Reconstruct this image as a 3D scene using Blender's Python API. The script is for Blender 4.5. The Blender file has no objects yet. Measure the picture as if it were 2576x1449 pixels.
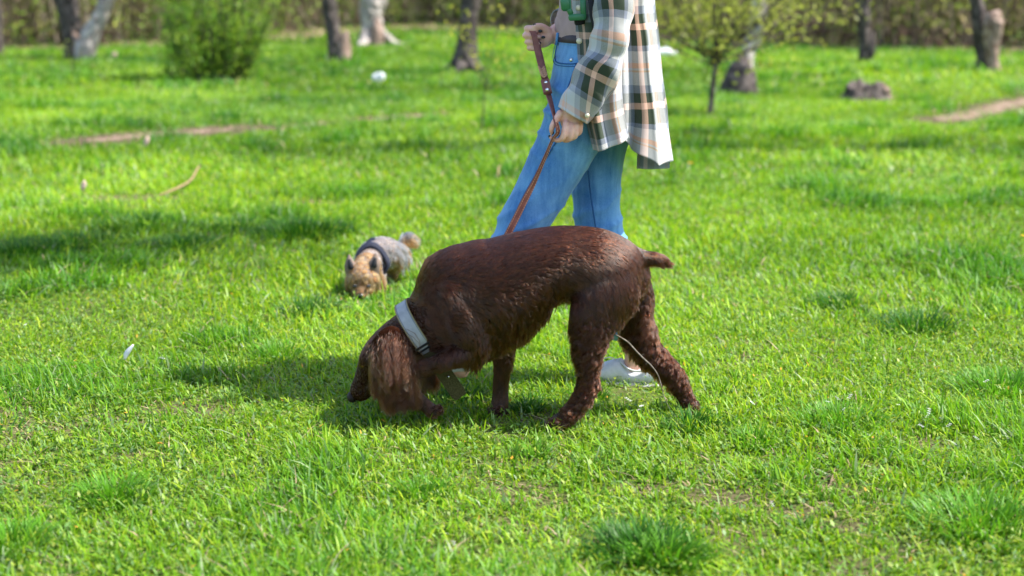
import bpy, math, random
import numpy as np
from mathutils import Vector, Matrix, kdtree
from math import sin, cos, pi, radians, sqrt

random.seed(7)
RNG = np.random.default_rng(11)
scene = bpy.context.scene
COL = scene.collection

# ------------------------------------------------------------------ camera, light, exposure
CAM_H, PITCH, LENS = 1.05, radians(11.35), 50.0
FPX, CX, CY = 2576 * LENS / 36.0, 1288.0, 724.5
cam = bpy.data.cameras.new("Camera"); cam_o = bpy.data.objects.new("Camera", cam); COL.objects.link(cam_o)
cam.lens = LENS; cam.sensor_width = 36.0; cam.clip_start = 0.05; cam.clip_end = 1000
cam_o.location = (0, 0, CAM_H); cam_o.rotation_euler = (pi / 2 - PITCH, 0, 0)
cam.dof.use_dof = True; cam.dof.focus_distance = 3.60; cam.dof.aperture_fstop = 2.5
scene.camera = cam_o

SUN_VEC = Vector((0.68, -0.05, 1.0)).normalized()       # towards the sun
w = bpy.data.worlds.new("World"); scene.world = w; w.use_nodes = True
nt = w.node_tree; bg = nt.nodes["Background"]
sky = nt.nodes.new("ShaderNodeTexSky"); sky.sky_type = 'NISHITA'; sky.sun_disc = False
sky.sun_elevation = math.asin(SUN_VEC.z); sky.sun_rotation = math.atan2(SUN_VEC.x, SUN_VEC.y)
sky.air_density = 1.0; sky.dust_density = 1.5; sky.ozone_density = 1.0
nt.links.new(sky.outputs[0], bg.inputs[0]); bg.inputs[1].default_value = 0.15
sun = bpy.data.lights.new("Sun", 'SUN'); sun.energy = 4.5; sun.angle = radians(0.55); sun.color = (1.0, 0.95, 0.86)
sun_o = bpy.data.objects.new("Sun", sun); COL.objects.link(sun_o); sun_o.location = (6, -2, 12)
sun_o.rotation_euler = SUN_VEC.to_track_quat('Z', 'Y').to_euler()
scene.view_settings.view_transform = 'Standard'; scene.view_settings.look = 'None'
scene.view_settings.exposure = 1.15; scene.view_settings.gamma = 1.0
scene.render.engine = 'CYCLES'
scene.cycles.max_bounces = 6; scene.cycles.diffuse_bounces = 3; scene.cycles.glossy_bounces = 2
scene.cycles.transmission_bounces = 4; scene.cycles.transparent_max_bounces = 8
scene.cycles.use_denoising = True
scene.cycles.sample_clamp_indirect = 4.0

# ------------------------------------------------------------------ helpers
def px(x, y, Y):
    """point at depth plane Y seen at photo position x,y (2576-wide)"""
    rx = (x - CX) / FPX; ru = -(y - CY) / FPX
    d = Vector((rx, cos(PITCH) + ru * sin(PITCH), -sin(PITCH) + ru * cos(PITCH)))
    t = Y / d.y
    return Vector((d.x * t, Y, CAM_H + d.z * t))
def cp(X, Y_, Y):
    """same, from the dog close-up crop coordinates"""
    return px((1300 + X / 1.61) * 0.62891, (850 + Y_ / 1.61) * 0.62891, Y)
CPM = 1 / 2480.0          # metres per crop pixel at the dog

def vnoise(x, y, seed=0):
    x = np.asarray(x, float); y = np.asarray(y, float)
    xi = np.floor(x).astype(np.int64); yi = np.floor(y).astype(np.int64)
    fx = x - xi; fy = y - yi; fx = fx * fx * (3 - 2 * fx); fy = fy * fy * (3 - 2 * fy)
    def h(a, b):
        n = (a * 374761393 + b * 668265263 + seed * 1274126177) & 0xffffffff
        n = ((n ^ (n >> 13)) * 1274126177) & 0xffffffff
        return ((n ^ (n >> 16)) & 0xffff) / 65535.0
    return (h(xi, yi) * (1 - fx) + h(xi + 1, yi) * fx) * (1 - fy) + (h(xi, yi + 1) * (1 - fx) + h(xi + 1, yi + 1) * fx) * fy
def fbm(x, y, seed=0, oct=3):
    r = 0; a = 1; s = 0
    for k in range(oct):
        r = r + a * vnoise(x * 2 ** k, y * 2 ** k, seed + k * 17); s += a; a *= .5
    return r / s
def sst(a, b, x): t = np.clip((np.asarray(x, float) - a) / (b - a), 0, 1); return t * t * (3 - 2 * t)
def terr(x, y):
    x = np.asarray(x, float); y = np.asarray(y, float)
    z = 0.09 * sst(6, 13, y) * (fbm(x * .3 + 7, y * .3, 3) - .5)
    z = z + 1.0 * sst(27, 62, y) * np.exp(-((x + 1.5) / 9.0) ** 2)
    z = z + 0.16 * sst(14, 17, y) * sst(2.5, 5, x) * (1 - .6 * sst(20, 26, y))
    z = z + 3.5 * sst(62, 100, y)
    return z
def tz(x, y): return float(terr(x, y))
def ground(x, y):
    """ground point seen at photo position x,y"""
    lo, hi = 1.5, 120.0
    Y = 1.5; prev = 1.5
    while Y < 120:
        p = px(x, y, Y)
        if p.z < tz(p.x, p.y): break
        prev = Y; Y *= 1.02
    lo, hi = prev, Y
    for _ in range(25):
        m = (lo + hi) / 2; p = px(x, y, m)
        if p.z < tz(p.x, p.y): hi = m
        else: lo = m
    p = px(x, y, lo); p.z = tz(p.x, p.y); return p

def new_mesh(name, verts, faces, mat=None, smooth=True, parent=None, uv=None):
    me = bpy.data.meshes.new(name); me.from_pydata([tuple(v) for v in verts], [], faces); me.update()
    if smooth:
        me.polygons.foreach_set('use_smooth', [True] * len(me.polygons))
    if uv is not None:
        l = me.uv_layers.new(name="UVMap"); idx = np.empty(len(me.loops), np.int32); me.loops.foreach_get('vertex_index', idx)
        l.data.foreach_set('uv', np.asarray(uv, np.float32)[idx].ravel())
    if mat: me.materials.append(mat)
    o = bpy.data.objects.new(name, me); COL.objects.link(o)
    if parent: setp(o, parent)
    return o
def setp(o, parent):
    o.parent = parent
    bpy.context.view_layer.update()
    o.matrix_parent_inverse = parent.matrix_world.inverted()
def empty(name, loc, label=None, cat=None, group=None):
    o = bpy.data.objects.new(name, None); o.empty_display_size = .1; COL.objects.link(o); o.location = loc
    tag(o, label, cat, group); bpy.context.view_layer.update(); return o
def tag(o, label=None, cat=None, group=None, kind=None):
    if label: o['label'] = label
    if cat: o['category'] = cat
    if group: o['group'] = group
    if kind: o['kind'] = kind
    return o
def fast_mesh(name, V, quads, tris, mat, cols=None, smooth=False):
    """numpy mesh; quads (n,4), tris (m,3); cols (nv,3)"""
    me = bpy.data.meshes.new(name); nv = len(V)
    me.vertices.add(nv); me.vertices.foreach_set('co', np.ascontiguousarray(V, np.float32).ravel())
    li = np.concatenate([quads.ravel(), tris.ravel()]).astype(np.int32)
    me.loops.add(len(li)); me.loops.foreach_set('vertex_index', li)
    nq, ntr = len(quads), len(tris)
    st = np.concatenate([np.arange(nq) * 4, nq * 4 + np.arange(ntr) * 3]).astype(np.int32)
    me.polygons.add(nq + ntr); me.polygons.foreach_set('loop_start', st)
    if smooth: me.polygons.foreach_set('use_smooth', np.ones(nq + ntr, bool))
    me.update(calc_edges=True)
    if cols is not None:
        a = me.attributes.new('tint', 'FLOAT_COLOR', 'POINT')
        c = np.ones((nv, 4), np.float32); c[:, :3] = cols; a.data.foreach_set('color', c.ravel())
    me.materials.append(mat)
    o = bpy.data.objects.new(name, me); COL.objects.link(o); return o

def cr(pts, n):
    """catmull-rom resample of an array of rows"""
    P = np.asarray(pts, float); out = []
    m = len(P)
    for i in range(m - 1):
        p0 = P[max(i - 1, 0)]; p1 = P[i]; p2 = P[i + 1]; p3 = P[min(i + 2, m - 1)]
        for k in range(n):
            t = k / n
            out.append(.5 * ((2 * p1) + (-p0 + p2) * t + (2 * p0 - 5 * p1 + 4 * p2 - p3) * t * t + (-p0 + 3 * p1 - 3 * p2 + p3) * t ** 3))
    out.append(P[-1]); return np.array(out)

class Loft:
    """collects closed tapered tubes; nodes (x,y,z,ru,rv): rv along ref, ru across it"""
    def __init__(s): s.V = []; s.F = []; s.nodes = []; s.uv = []
    def tube(s, nodes, ref=(0, 1, 0), n=20, sub=4, cap=True, tangents=None, extra=None, power=2.0, closed_caps=True):
        D = cr(nodes, sub) if sub > 1 else np.array(nodes, float)
        C = D[:, :3]; T = np.gradient(C, axis=0)
        T /= np.linalg.norm(T, axis=1)[:, None] + 1e-9
        b = len(s.V); acc = 0
        for i in range(len(D)):
            t = Vector(T[i]); v = Vector(ref); v = (v - t * v.dot(t)).normalized(); u = t.cross(v)
            if i: acc += np.linalg.norm(C[i] - C[i - 1])
            ru, rv = max(D[i, 3], 1e-4), max(D[i, 4], 1e-4)
            for k in range(n):
                a = 2 * pi * k / n; ca, sa = cos(a), sin(a)
                e = 2.0 / power
                ca = math.copysign(abs(ca) ** e, ca); sa = math.copysign(abs(sa) ** e, sa)
                s.V.append(Vector(C[i]) + u * (ru * ca) + v * (rv * sa)); s.uv.append((k / n * 2 * pi * (ru + rv) / 2, acc))
            s.nodes.append((C[i][0], C[i][1], C[i][2], T[i][0], T[i][1], T[i][2], (ru + rv) / 2) + tuple(D[i, 5:]))
        m = len(D)
        for i in range(m - 1):
            for k in range(n):
                k2 = (k + 1) % n
                s.F.append((b + i * n + k, b + i * n + k2, b + (i + 1) * n + k2, b + (i + 1) * n + k))
        if closed_caps:
            s._cap(b, n, Vector(C[0]) - Vector(T[0]) * (min(D[0, 3], D[0, 4]) * .55), True)
            s._cap(b + (m - 1) * n, n, Vector(C[-1]) + Vector(T[-1]) * (min(D[-1, 3], D[-1, 4]) * .55), False)
    def _cap(s, b, n, tip, first):
        c = sum((s.V[b + k] for k in range(n)), Vector()) / n
        mid = len(s.V)
        for k in range(n): s.V.append(c.lerp(s.V[b + k], .72) + (tip - c) * .72); s.uv.append((0, 0))
        s.V.append(tip); s.uv.append((0, 0))
        for k in range(n):
            k2 = (k + 1) % n
            f = (b + k, mid + k, mid + k2, b + k2); g = (mid + k, mid + n, mid + k2)
            if not first: f = f[::-1]; g = g[::-1]
            s.F.append(f); s.F.append(g)
    def ball(s, c, r, n=16, m=8, sc=(1, 1, 1)):
        b = len(s.V); s.V.append(Vector(c) + Vector((0, 0, r * sc[2]))); s.uv.append((0, 0))
        for i in range(1, m):
            for k in range(n):
                a = pi * i / m; q = 2 * pi * k / n
                s.V.append(Vector(c) + Vector((r * sc[0] * sin(a) * cos(q), r * sc[1] * sin(a) * sin(q), r * sc[2] * cos(a)))); s.uv.append((0, 0))
        s.V.append(Vector(c) - Vector((0, 0, r * sc[2]))); s.uv.append((0, 0)); e = len(s.V) - 1
        for k in range(n):
            k2 = (k + 1) % n
            s.F.append((b, b + 1 + k, b + 1 + k2)); s.F.append((e, b + 1 + (m - 2) * n + k2, b + 1 + (m - 2) * n + k))
            for i in range(m - 2):
                s.F.append((b + 1 + i * n + k, b + 1 + (i + 1) * n + k, b + 1 + (i + 1) * n + k2, b + 1 + i * n + k2))
    def build(s, name, mat, parent=None, uv=False):
        return new_mesh(name, s.V, s.F, mat, True, parent, s.uv if uv else None)
    def remesh(s, name, mat, parent=None, voxel=.006, smooth=6, fac=.6):
        o = new_mesh('tmp', s.V, s.F); m = o.modifiers.new('r', 'REMESH'); m.mode = 'VOXEL'; m.voxel_size = voxel
        m2 = o.modifiers.new('s', 'SMOOTH'); m2.iterations = smooth; m2.factor = fac
        bpy.context.view_layer.update(); dg = bpy.context.evaluated_depsgraph_get()
        me = bpy.data.meshes.new_from_object(o.evaluated_get(dg)); bpy.data.objects.remove(o)
        me.name = name; me.materials.clear(); me.materials.append(mat)
        me.polygons.foreach_set('use_smooth', [True] * len(me.polygons))
        r = bpy.data.objects.new(name, me); COL.objects.link(r)
        if parent: setp(r, parent)
        return r

# ------------------------------------------------------------------ materials
def mat(name, color=(.5, .5, .5), rough=.6, spec=.5, noise=None, bump=0, nscale=50, trans=0, metal=0, sheen=0, attr=None):
    m = bpy.data.materials.new(name); m.use_nodes = True; t = m.node_tree; N = t.nodes; L = t.links
    b = N["Principled BSDF"]; b.inputs['Base Color'].default_value = (*color, 1); b.inputs['Roughness'].default_value = rough
    b.inputs['Specular IOR Level'].default_value = spec; b.inputs['Metallic'].default_value = metal
    if sheen: b.inputs['Sheen Weight'].default_value = sheen
    src = None
    if attr:
        a = N.new('ShaderNodeAttribute'); a.attribute_name = attr; src = a.outputs['Color']
        L.new(src, b.inputs['Base Color'])
    if noise or bump:
        tc = N.new('ShaderNodeTexCoord'); n = N.new('ShaderNodeTexNoise'); n.inputs['Scale'].default_value = nscale
        n.inputs['Detail'].default_value = 5; L.new(tc.outputs['Object'], n.inputs['Vector'])
        if noise:
            r = N.new('ShaderNodeValToRGB'); r.color_ramp.elements[0].position = .35; r.color_ramp.elements[1].position = .68
            r.color_ramp.elements[0].color = (*color, 1); r.color_ramp.elements[1].color = (*noise, 1)
            L.new(n.outputs[0], r.inputs[0]); L.new(r.outputs[0], b.inputs['Base Color']); src = r.outputs[0]
        if bump:
            bm = N.new('ShaderNodeBump'); bm.inputs['Strength'].default_value = bump; bm.inputs['Distance'].default_value = .01
            L.new(n.outputs[0], bm.inputs['Height']); L.new(bm.outputs[0], b.inputs['Normal'])
    if trans:
        tr = N.new('ShaderNodeBsdfTranslucent'); mx = N.new('ShaderNodeMixShader'); mx.inputs[0].default_value = trans
        if src: L.new(src, tr.inputs[0])
        else: tr.inputs[0].default_value = (*color, 1)
        L.new(b.outputs[0], mx.inputs[1]); L.new(tr.outputs[0], mx.inputs[2])
        L.new(mx.outputs[0], N['Material Output'].inputs[0])
    return m
def hairmat(name, c1, c2, rough=.3):
    m = bpy.data.materials.new(name); m.use_nodes = True; t = m.node_tree; N = t.nodes; L = t.links
    N.remove(N["Principled BSDF"])
    h = N.new('ShaderNodeBsdfHairPrincipled'); h.model = 'CHIANG'; h.parametrization = 'COLOR'
    h.inputs['Roughness'].default_value = rough; h.inputs['Radial Roughness'].default_value = .35; h.inputs['IOR'].default_value = 1.42
    a = N.new('ShaderNodeAttribute'); a.attribute_name = 'shade'
    r = N.new('ShaderNodeMix'); r.data_type = 'RGBA'
    r.inputs[6].default_value = (*c1, 1); r.inputs[7].default_value = (*c2, 1)
    L.new(a.outputs['Fac'], r.inputs[0]); L.new(r.outputs[2], h.inputs['Color'])
    L.new(h.outputs[0], N['Material Output'].inputs[0]); return m

M = {}
M['grass'] = mat('grass_blade', attr='tint', rough=.45, spec=.32, trans=.45)
M['leaf'] = mat('leaf', attr='tint', rough=.5, spec=.35, trans=.5)
M['soil'] = mat('bare_soil', (.13, .09, .06), .95, .1, noise=(.29, .21, .155), bump=.6, nscale=9)
M['bark_dark'] = mat('dark_bark', (.045, .036, .033), .9, .1, noise=(.15, .125, .115), bump=1.0, nscale=13)
M['bark_pale'] = mat('pale_bark', (.20, .17, .155), .9, .15, noise=(.60, .54, .50), bump=1.0, nscale=9)
M['wood_raw'] = mat('raw_wood', (.17, .11, .08), .9, .15, noise=(.42, .31, .26), bump=.9, nscale=14)
M['stem'] = mat('brown_stem', attr='tint', rough=.9, spec=.1)
M['brown_skin'] = mat('dog_skin', (.022, .0075, .004), .9, .0)
M['skin'] = mat('skin', (.78, .41, .31), .5, .35, noise=(.85, .52, .42), bump=.05, nscale=60)
M['skin'].node_tree.nodes["Principled BSDF"].inputs['Subsurface Weight'].default_value = .12
M['skin'].node_tree.nodes["Principled BSDF"].inputs['Subsurface Radius'].default_value = (.012, .005, .003)
M['nail'] = mat('black_nail', (.008, .009, .013), .15, .6)
M['nose'] = mat('wet_nose', (.022, .012, .012), .5, .25, bump=.3, nscale=300)
M['eye'] = mat('amber_eye', (.14, .055, .012), .1, .6)
M['black'] = mat('black_webbing', (.012, .012, .015), .6, .3)
M['leather'] = mat('brown_leather', (.20, .065, .05), .5, .4, noise=(.27, .10, .07), nscale=60)
M['leather_pale'] = mat('pale_leather', (.55, .27, .15), .6, .3, noise=(.66, .38, .24), nscale=120)
M['steel'] = mat('steel', (.8, .79, .76), .2, .5, metal=1)
M['olive'] = mat('olive_webbing', (.055, .048, .018), .9, .1, noise=(.12, .105, .045), bump=.8, nscale=420)
M['reflect'] = mat('grey_reflective_band', (.27, .28, .30), .5, .4, noise=(.35, .36, .38), bump=.25, nscale=55)
M['trim'] = mat('khaki_trim', (.26, .21, .10), .8, .2, bump=.6, nscale=400)
M['white_shoe'] = mat('white_shoe_fabric', (.62, .63, .68), .8, .2, noise=(.72, .72, .77), bump=.15, nscale=90)
M['white'] = mat('white_rubber', (.62, .62, .62), .5, .4)
M['mauve'] = mat('mauve_jersey', (.42, .29, .30), .9, .1, noise=(.50, .35, .36), nscale=20)
M['belt'] = mat('dark_belt', (.035, .02, .028), .5, .4)
M['green_plastic'] = mat('green_plastic', (.03, .17, .07), .35, .5)
M['pearl'] = mat('pearl_button', (.75, .66, .48), .3, .5)
M['hair_brown'] = mat('brown_hair', (.12, .06, .03), .5, .4, noise=(.2, .11, .06), nscale=80)
M['litter'] = mat('white_litter', (.72, .76, .80), .6, .4, noise=(.80, .80, .78), nscale=10)
M['twig'] = mat('grey_twig', (.13, .105, .085), .85, .2, noise=(.27, .235, .20), bump=.6, nscale=120)
M['tan_stick'] = mat('tan_stick', (.22, .15, .08), .9, .1, noise=(.32, .23, .13), nscale=30)
M['petal'] = mat('white_petal', (.85, .84, .86), .6, .3, trans=.3)
M['yellow_petal'] = mat('yellow_petal', (.85, .52, .02), .6, .3)
M['dry'] = mat('dry_leaf', (.55, .40, .33), .8, .2)
M['harness'] = mat('navy_harness', (.014, .017, .035), .7, .3, bump=.3, nscale=200)
M['yorkie_skin'] = mat('tan_skin', (.20, .15, .125), .8, .1)
M['fur'] = hairmat('chocolate_fur', (.014, .0036, .0016), (.102, .0285, .0110), .20)
M['fur_long'] = hairmat('chocolate_long_fur', (.015, .0037, .0016), (.145, .040, .0150), .19)
M['fur_tan'] = hairmat('tan_fur', (.22, .055, .010), (.66, .27, .085), .4)
M['fur_silver'] = hairmat('silver_fur', (.07, .065, .07), (.55, .50, .50), .4)

def denim():
    m = mat('blue_denim', (.05, .19, .44), .85, .2, sheen=.25); t = m.node_tree; N = t.nodes; L = t.links; b = N["Principled BSDF"]
    tc = N.new('ShaderNodeTexCoord')
    n1 = N.new('ShaderNodeTexNoise'); n1.inputs['Scale'].default_value = 9; n1.inputs['Detail'].default_value = 4
    n2 = N.new('ShaderNodeTexNoise'); n2.inputs['Scale'].default_value = 420; n2.inputs['Detail'].default_value = 2
    L.new(tc.outputs['Object'], n1.inputs['Vector']); L.new(tc.outputs['Object'], n2.inputs['Vector'])
    r = N.new('ShaderNodeValToRGB'); r.color_ramp.elements[0].position = .3; r.color_ramp.elements[1].position = .72
    r.color_ramp.elements[0].color = (.018, .125, .37, 1); r.color_ramp.elements[1].color = (.16, .38, .66, 1)
    a = N.new('ShaderNodeMath'); a.operation = 'MULTIPLY_ADD'; a.inputs[1].default_value = .75
    s = N.new('ShaderNodeMath'); s.operation = 'MULTIPLY'; s.inputs[1].default_value = .30
    L.new(n2.outputs[0], s.inputs[0]); L.new(n1.outputs[0], a.inputs[0]); L.new(s.outputs[0], a.inputs[2])
    L.new(a.outputs[0], r.inputs[0]); L.new(r.outputs[0], b.inputs['Base Color'])
    mp = N.new('ShaderNodeMapping'); mp.inputs['Scale'].default_value = (70, 70, 7); mp.inputs['Rotation'].default_value = (0, .35, 0)
    n3 = N.new('ShaderNodeTexNoise'); n3.inputs['Scale'].default_value = 1; n3.inputs['Detail'].default_value = 3; L.new(tc.outputs['Object'], mp.inputs[0]); L.new(mp.outputs[0], n3.inputs['Vector'])
    a2 = N.new('ShaderNodeMath'); a2.operation = 'MULTIPLY_ADD'; a2.inputs[1].default_value = .45; L.new(n3.outputs[0], a2.inputs[0]); L.new(a.outputs[0], a2.inputs[2])
    sb = N.new('ShaderNodeMath'); sb.operation = 'SUBTRACT'; sb.inputs[1].default_value = .22; L.new(a2.outputs[0], sb.inputs[0]); L.new(sb.outputs[0], r.inputs[0])
    bm = N.new('ShaderNodeBump'); bm.inputs['Strength'].default_value = .3; bm.inputs['Distance'].default_value = .002
    L.new(n2.outputs[0], bm.inputs['Height']); L.new(bm.outputs[0], b.inputs['Normal']); return m
M['denim'] = denim()
M['stitch'] = mat('denim_seam', (.035, .12, .30), .8, .2)
def plaid():
    m = mat('plaid_flannel', (.8, .8, .8), .95, .1, sheen=.3); t = m.node_tree; N = t.nodes; L = t.links; b = N["Principled BSDF"]
    tc = N.new('ShaderNodeTexCoord'); sp = N.new('ShaderNodeSeparateXYZ'); L.new(tc.outputs['UV'], sp.inputs[0])
    WH = (.54, .53, .54, 1); PE = (.72, .43, .32, 1); GR = (.035, .05, .03, 1); BL = (.22, .24, .31, 1); TN = (.56, .38, .26, 1)
    stops = [(0, WH), (.10, PE), (.165, WH), (.195, TN), (.215, WH), (.38, BL), (.48, GR), (.60, PE), (.68, GR), (.88, BL), (.95, WH)]
    outs = []
    for i, o in enumerate(('X', 'Y')):
        d = N.new('ShaderNodeMath'); d.operation = 'DIVIDE'; d.inputs[1].default_value = .205 if i else .17
        f = N.new('ShaderNodeMath'); f.operation = 'FRACT'; L.new(sp.outputs[o], d.inputs[0]); L.new(d.outputs[0], f.inputs[0])
        r = N.new('ShaderNodeValToRGB'); r.color_ramp.interpolation = 'CONSTANT'; e = r.color_ramp.elements
        e[0].position = 0; e[0].color = WH; e[1].position = stops[1][0]; e[1].color = PE
        for p, c in stops[2:]:
            k = e.new(p); k.color = c
        L.new(f.outputs[0], r.inputs[0]); outs.append(r.outputs[0])
    # twill: the two yarns alternate on fine diagonals
    ad = N.new('ShaderNodeMath'); ad.operation = 'ADD'; L.new(sp.outputs['X'], ad.inputs[0]); L.new(sp.outputs['Y'], ad.inputs[1])
    mu = N.new('ShaderNodeMath'); mu.operation = 'MULTIPLY'; mu.inputs[1].default_value = 2700; L.new(ad.outputs[0], mu.inputs[0])
    sn = N.new('ShaderNodeMath'); sn.operation = 'SINE'; L.new(mu.outputs[0], sn.inputs[0])
    ma = N.new('ShaderNodeMath'); ma.operation = 'MULTIPLY_ADD'; ma.inputs[1].default_value = .3; ma.inputs[2].default_value = .5; L.new(sn.outputs[0], ma.inputs[0])
    mx = N.new('ShaderNodeMix'); mx.data_type = 'RGBA'; L.new(ma.outputs[0], mx.inputs[0]); L.new(outs[0], mx.inputs[6]); L.new(outs[1], mx.inputs[7])
    L.new(mx.outputs[2], b.inputs['Base Color'])
    n = N.new('ShaderNodeTexNoise'); n.inputs['Scale'].default_value = 500; L.new(tc.outputs['Object'], n.inputs['Vector'])
    bm = N.new('ShaderNodeBump'); bm.inputs['Strength'].default_value = .4; bm.inputs['Distance'].default_value = .002
    L.new(n.outputs[0], bm.inputs['Height']); L.new(bm.outputs[0], b.inputs['Normal']); return m
M['plaid'] = plaid()

def ground_mat():
    m = mat('meadow_soil', (.1, .1, .05), .95, .1); t = m.node_tree; N = t.nodes; L = t.links; b = N["Principled BSDF"]
    tc = N.new('ShaderNodeTexCoord')
    n1 = N.new('ShaderNodeTexNoise'); n1.inputs['Scale'].default_value = 1.1; n1.inputs['Detail'].default_value = 6
    n2 = N.new('ShaderNodeTexNoise'); n2.inputs['Scale'].default_value = 60; n2.inputs['Detail'].default_value = 4
    L.new(tc.outputs['Object'], n1.inputs['Vector']); L.new(tc.outputs['Object'], n2.inputs['Vector'])
    r1 = N.new('ShaderNodeValToRGB'); r1.color_ramp.elements[0].color = (.055, .085, .018, 1); r1.color_ramp.elements[1].color = (.13, .17, .035, 1)
    r1.color_ramp.elements[0].position = .35; r1.color_ramp.elements[1].position = .65
    r2 = N.new('ShaderNodeValToRGB'); r2.color_ramp.elements[0].color = (.05, .034, .022, 1); r2.color_ramp.elements[1].color = (.17, .12, .085, 1)
    r2.color_ramp.elements[0].position = .35; r2.color_ramp.elements[1].position = .7
    L.new(n1.outputs[0], r1.inputs[0]); L.new(n2.outputs[0], r2.inputs[0])
    at = N.new('ShaderNodeAttribute'); at.attribute_name = 'tint'      # red channel: how bare the soil is
    sp = N.new('ShaderNodeSeparateColor'); L.new(at.outputs['Color'], sp.inputs[0])
    mx = N.new('ShaderNodeMix'); mx.data_type = 'RGBA'; L.new(sp.outputs[0], mx.inputs[0]); L.new(r1.outputs[0], mx.inputs[6]); L.new(r2.outputs[0], mx.inputs[7])
    L.new(mx.outputs[2], b.inputs['Base Color'])
    bm = N.new('ShaderNodeBump'); bm.inputs['Strength'].default_value = .5; bm.inputs['Distance'].default_value = .01
    L.new(n2.outputs[0], bm.inputs['Height']); L.new(bm.outputs[0], b.inputs['Normal']); return m
M['ground'] = ground_mat()

# ------------------------------------------------------------------ ground
def polyline_dist(x, y, pts):
    d = np.full(np.shape(x), 1e9)
    for (a, b) in zip(pts[:-1], pts[1:]):
        ax, ay = a.x, a.y; bx, by = b.x - a.x, b.y - a.y
        t = np.clip(((x - ax) * bx + (y - ay) * by) / (bx * bx + by * by), 0, 1)
        d = np.minimum(d, np.hypot(x - ax - t * bx, y - ay - t * by))
    return d
PATH_L = [ground(*q) for q in ((225, 360), (320, 347), (430, 338), (600, 325))]
PATH_M = [ground(*q) for q in ((740, 316), (800, 313), (830, 311))]
PATH_N = [ground(*q) for q in ((950, 302), (1010, 296), (1085, 288))]
PATH_R = [ground(*q) for q in ((2370, 306), (2440, 290), (2510, 272), (2620, 250), (2760, 225))]
SPOTS = [(470, 1035, .15, .10), (1830, 1255, .13, .09), (1640, 1230, .09, .06), (330, 1070, .06, .05), (1480, 1365, .05, .04),
         (2000, 1290, .06, .05), (320, 500, .30, .16), (760, 512, .2, .1), (1000, 1150, .05, .04), (2120, 1330, .06, .05),
         (2330, 1120, .08, .05), (1120, 1390, .06, .05), (330, 1150, .08, .04), (60, 1085, .08, .05), (700, 1230, .06, .04), (2200, 1180, .07, .05), (1300, 1260, .05, .04)]
SPOTS = [(ground(a, b), c, d) for a, b, c, d in SPOTS]
def bare(x, y):
    """0..1, where the turf is worn away"""
    r = np.zeros(np.shape(x))
    wob = .6 + .8 * fbm(np.asarray(x) * 9, np.asarray(y) * 9, 91)
    for p, a, b in SPOTS:
        q = np.hypot((x - p.x) / a, (y - p.y) / b) / wob
        r = np.maximum(r, .72 * (1 - sst(.5, 1.3, q)))
    for pts, wd in ((PATH_L, .40), (PATH_M, .10), (PATH_N, .24), (PATH_R, .30)):
        r = np.maximum(r, 1 - sst(.7, 1.5, polyline_dist(x, y, pts) / (wd * wob)))
    r = np.maximum(r, .55 * sst(.62, .78, fbm(np.asarray(x) * 1.7 + 3, np.asarray(y) * 1.7, 55, 2)) * sst(.45, .6, vnoise(np.asarray(x) * 14, np.asarray(y) * 14, 8)))
    edge = 31.5 + 2.5 * (fbm(np.asarray(x) * .3, np.asarray(y) * 0, 61) - .5) + 9 * np.exp(-((np.asarray(x) + 1.5) / 5) ** 2) - 2.5 * sst(3, 9, x)
    r = np.maximum(r, .75 * sst(-1.5, 2.0, np.asarray(y) - edge + 3 * (fbm(np.asarray(x) * .6, np.asarray(y) * .6, 43) - .5)))
    return r
def build_ground():
    ys = np.concatenate([np.linspace(-6, 1.5, 8)[:-1], np.linspace(1.5, 7, 150)[:-1], np.geomspace(7, 45, 190)[:-1], np.linspace(45, 260, 40)])
    xs = np.concatenate([-np.geomspace(3, 160, 50)[::-1][:-1], np.linspace(-3, 3, 130), np.geomspace(3, 160, 50)[1:]])
    X, Y = np.meshgrid(xs, ys); Z = terr(X, Y)
    V = np.stack([X, Y, Z], -1).reshape(-1, 3); nx = len(xs)
    i = np.arange((len(ys) - 1) * (nx - 1)); r, c = i // (nx - 1), i % (nx - 1); a = r * nx + c
    q = np.stack([a, a + 1, a + nx + 1, a + nx], 1)
    b = bare(V[:, 0], V[:, 1])
    o = fast_mesh('ground', V, q, np.zeros((0, 3), int), M['ground'], np.stack([b, b, b], 1), True)
    tag(o, kind='structure')
build_ground()
def path_sheet(pts, wd, nm='path'):
    P = cr([tuple(p) for p in pts], 12); T = np.gradient(P, axis=0); T /= np.linalg.norm(T, axis=1)[:, None]
    V = []; F = []; K = 9
    for i, (p, t) in enumerate(zip(P, T)):
        endf = min(1, min(i, len(P) - 1 - i) / 5 + .08)
        for k in range(K):
            o = (k / (K - 1) * 2 - 1) * wd * endf * (.75 + .5 * vnoise(i * .45, k // 5 * 9.0, 5))
            x, y = p[0] - t[1] * o, p[1] + t[0] * o
            V.append((x, y, tz(x, y) + .006))
    for i in range(len(P) - 1):
        for k in range(K - 1):
            a = i * K + k; F.append((a, a + 1, a + K + 1, a + K))
    return tag(new_mesh(nm, V, F, M['soil']), kind='structure')
for pts, wd in ((PATH_L, .14), (PATH_M, .05), (PATH_N, .10), (PATH_R, .17)): path_sheet(pts, wd)

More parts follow.
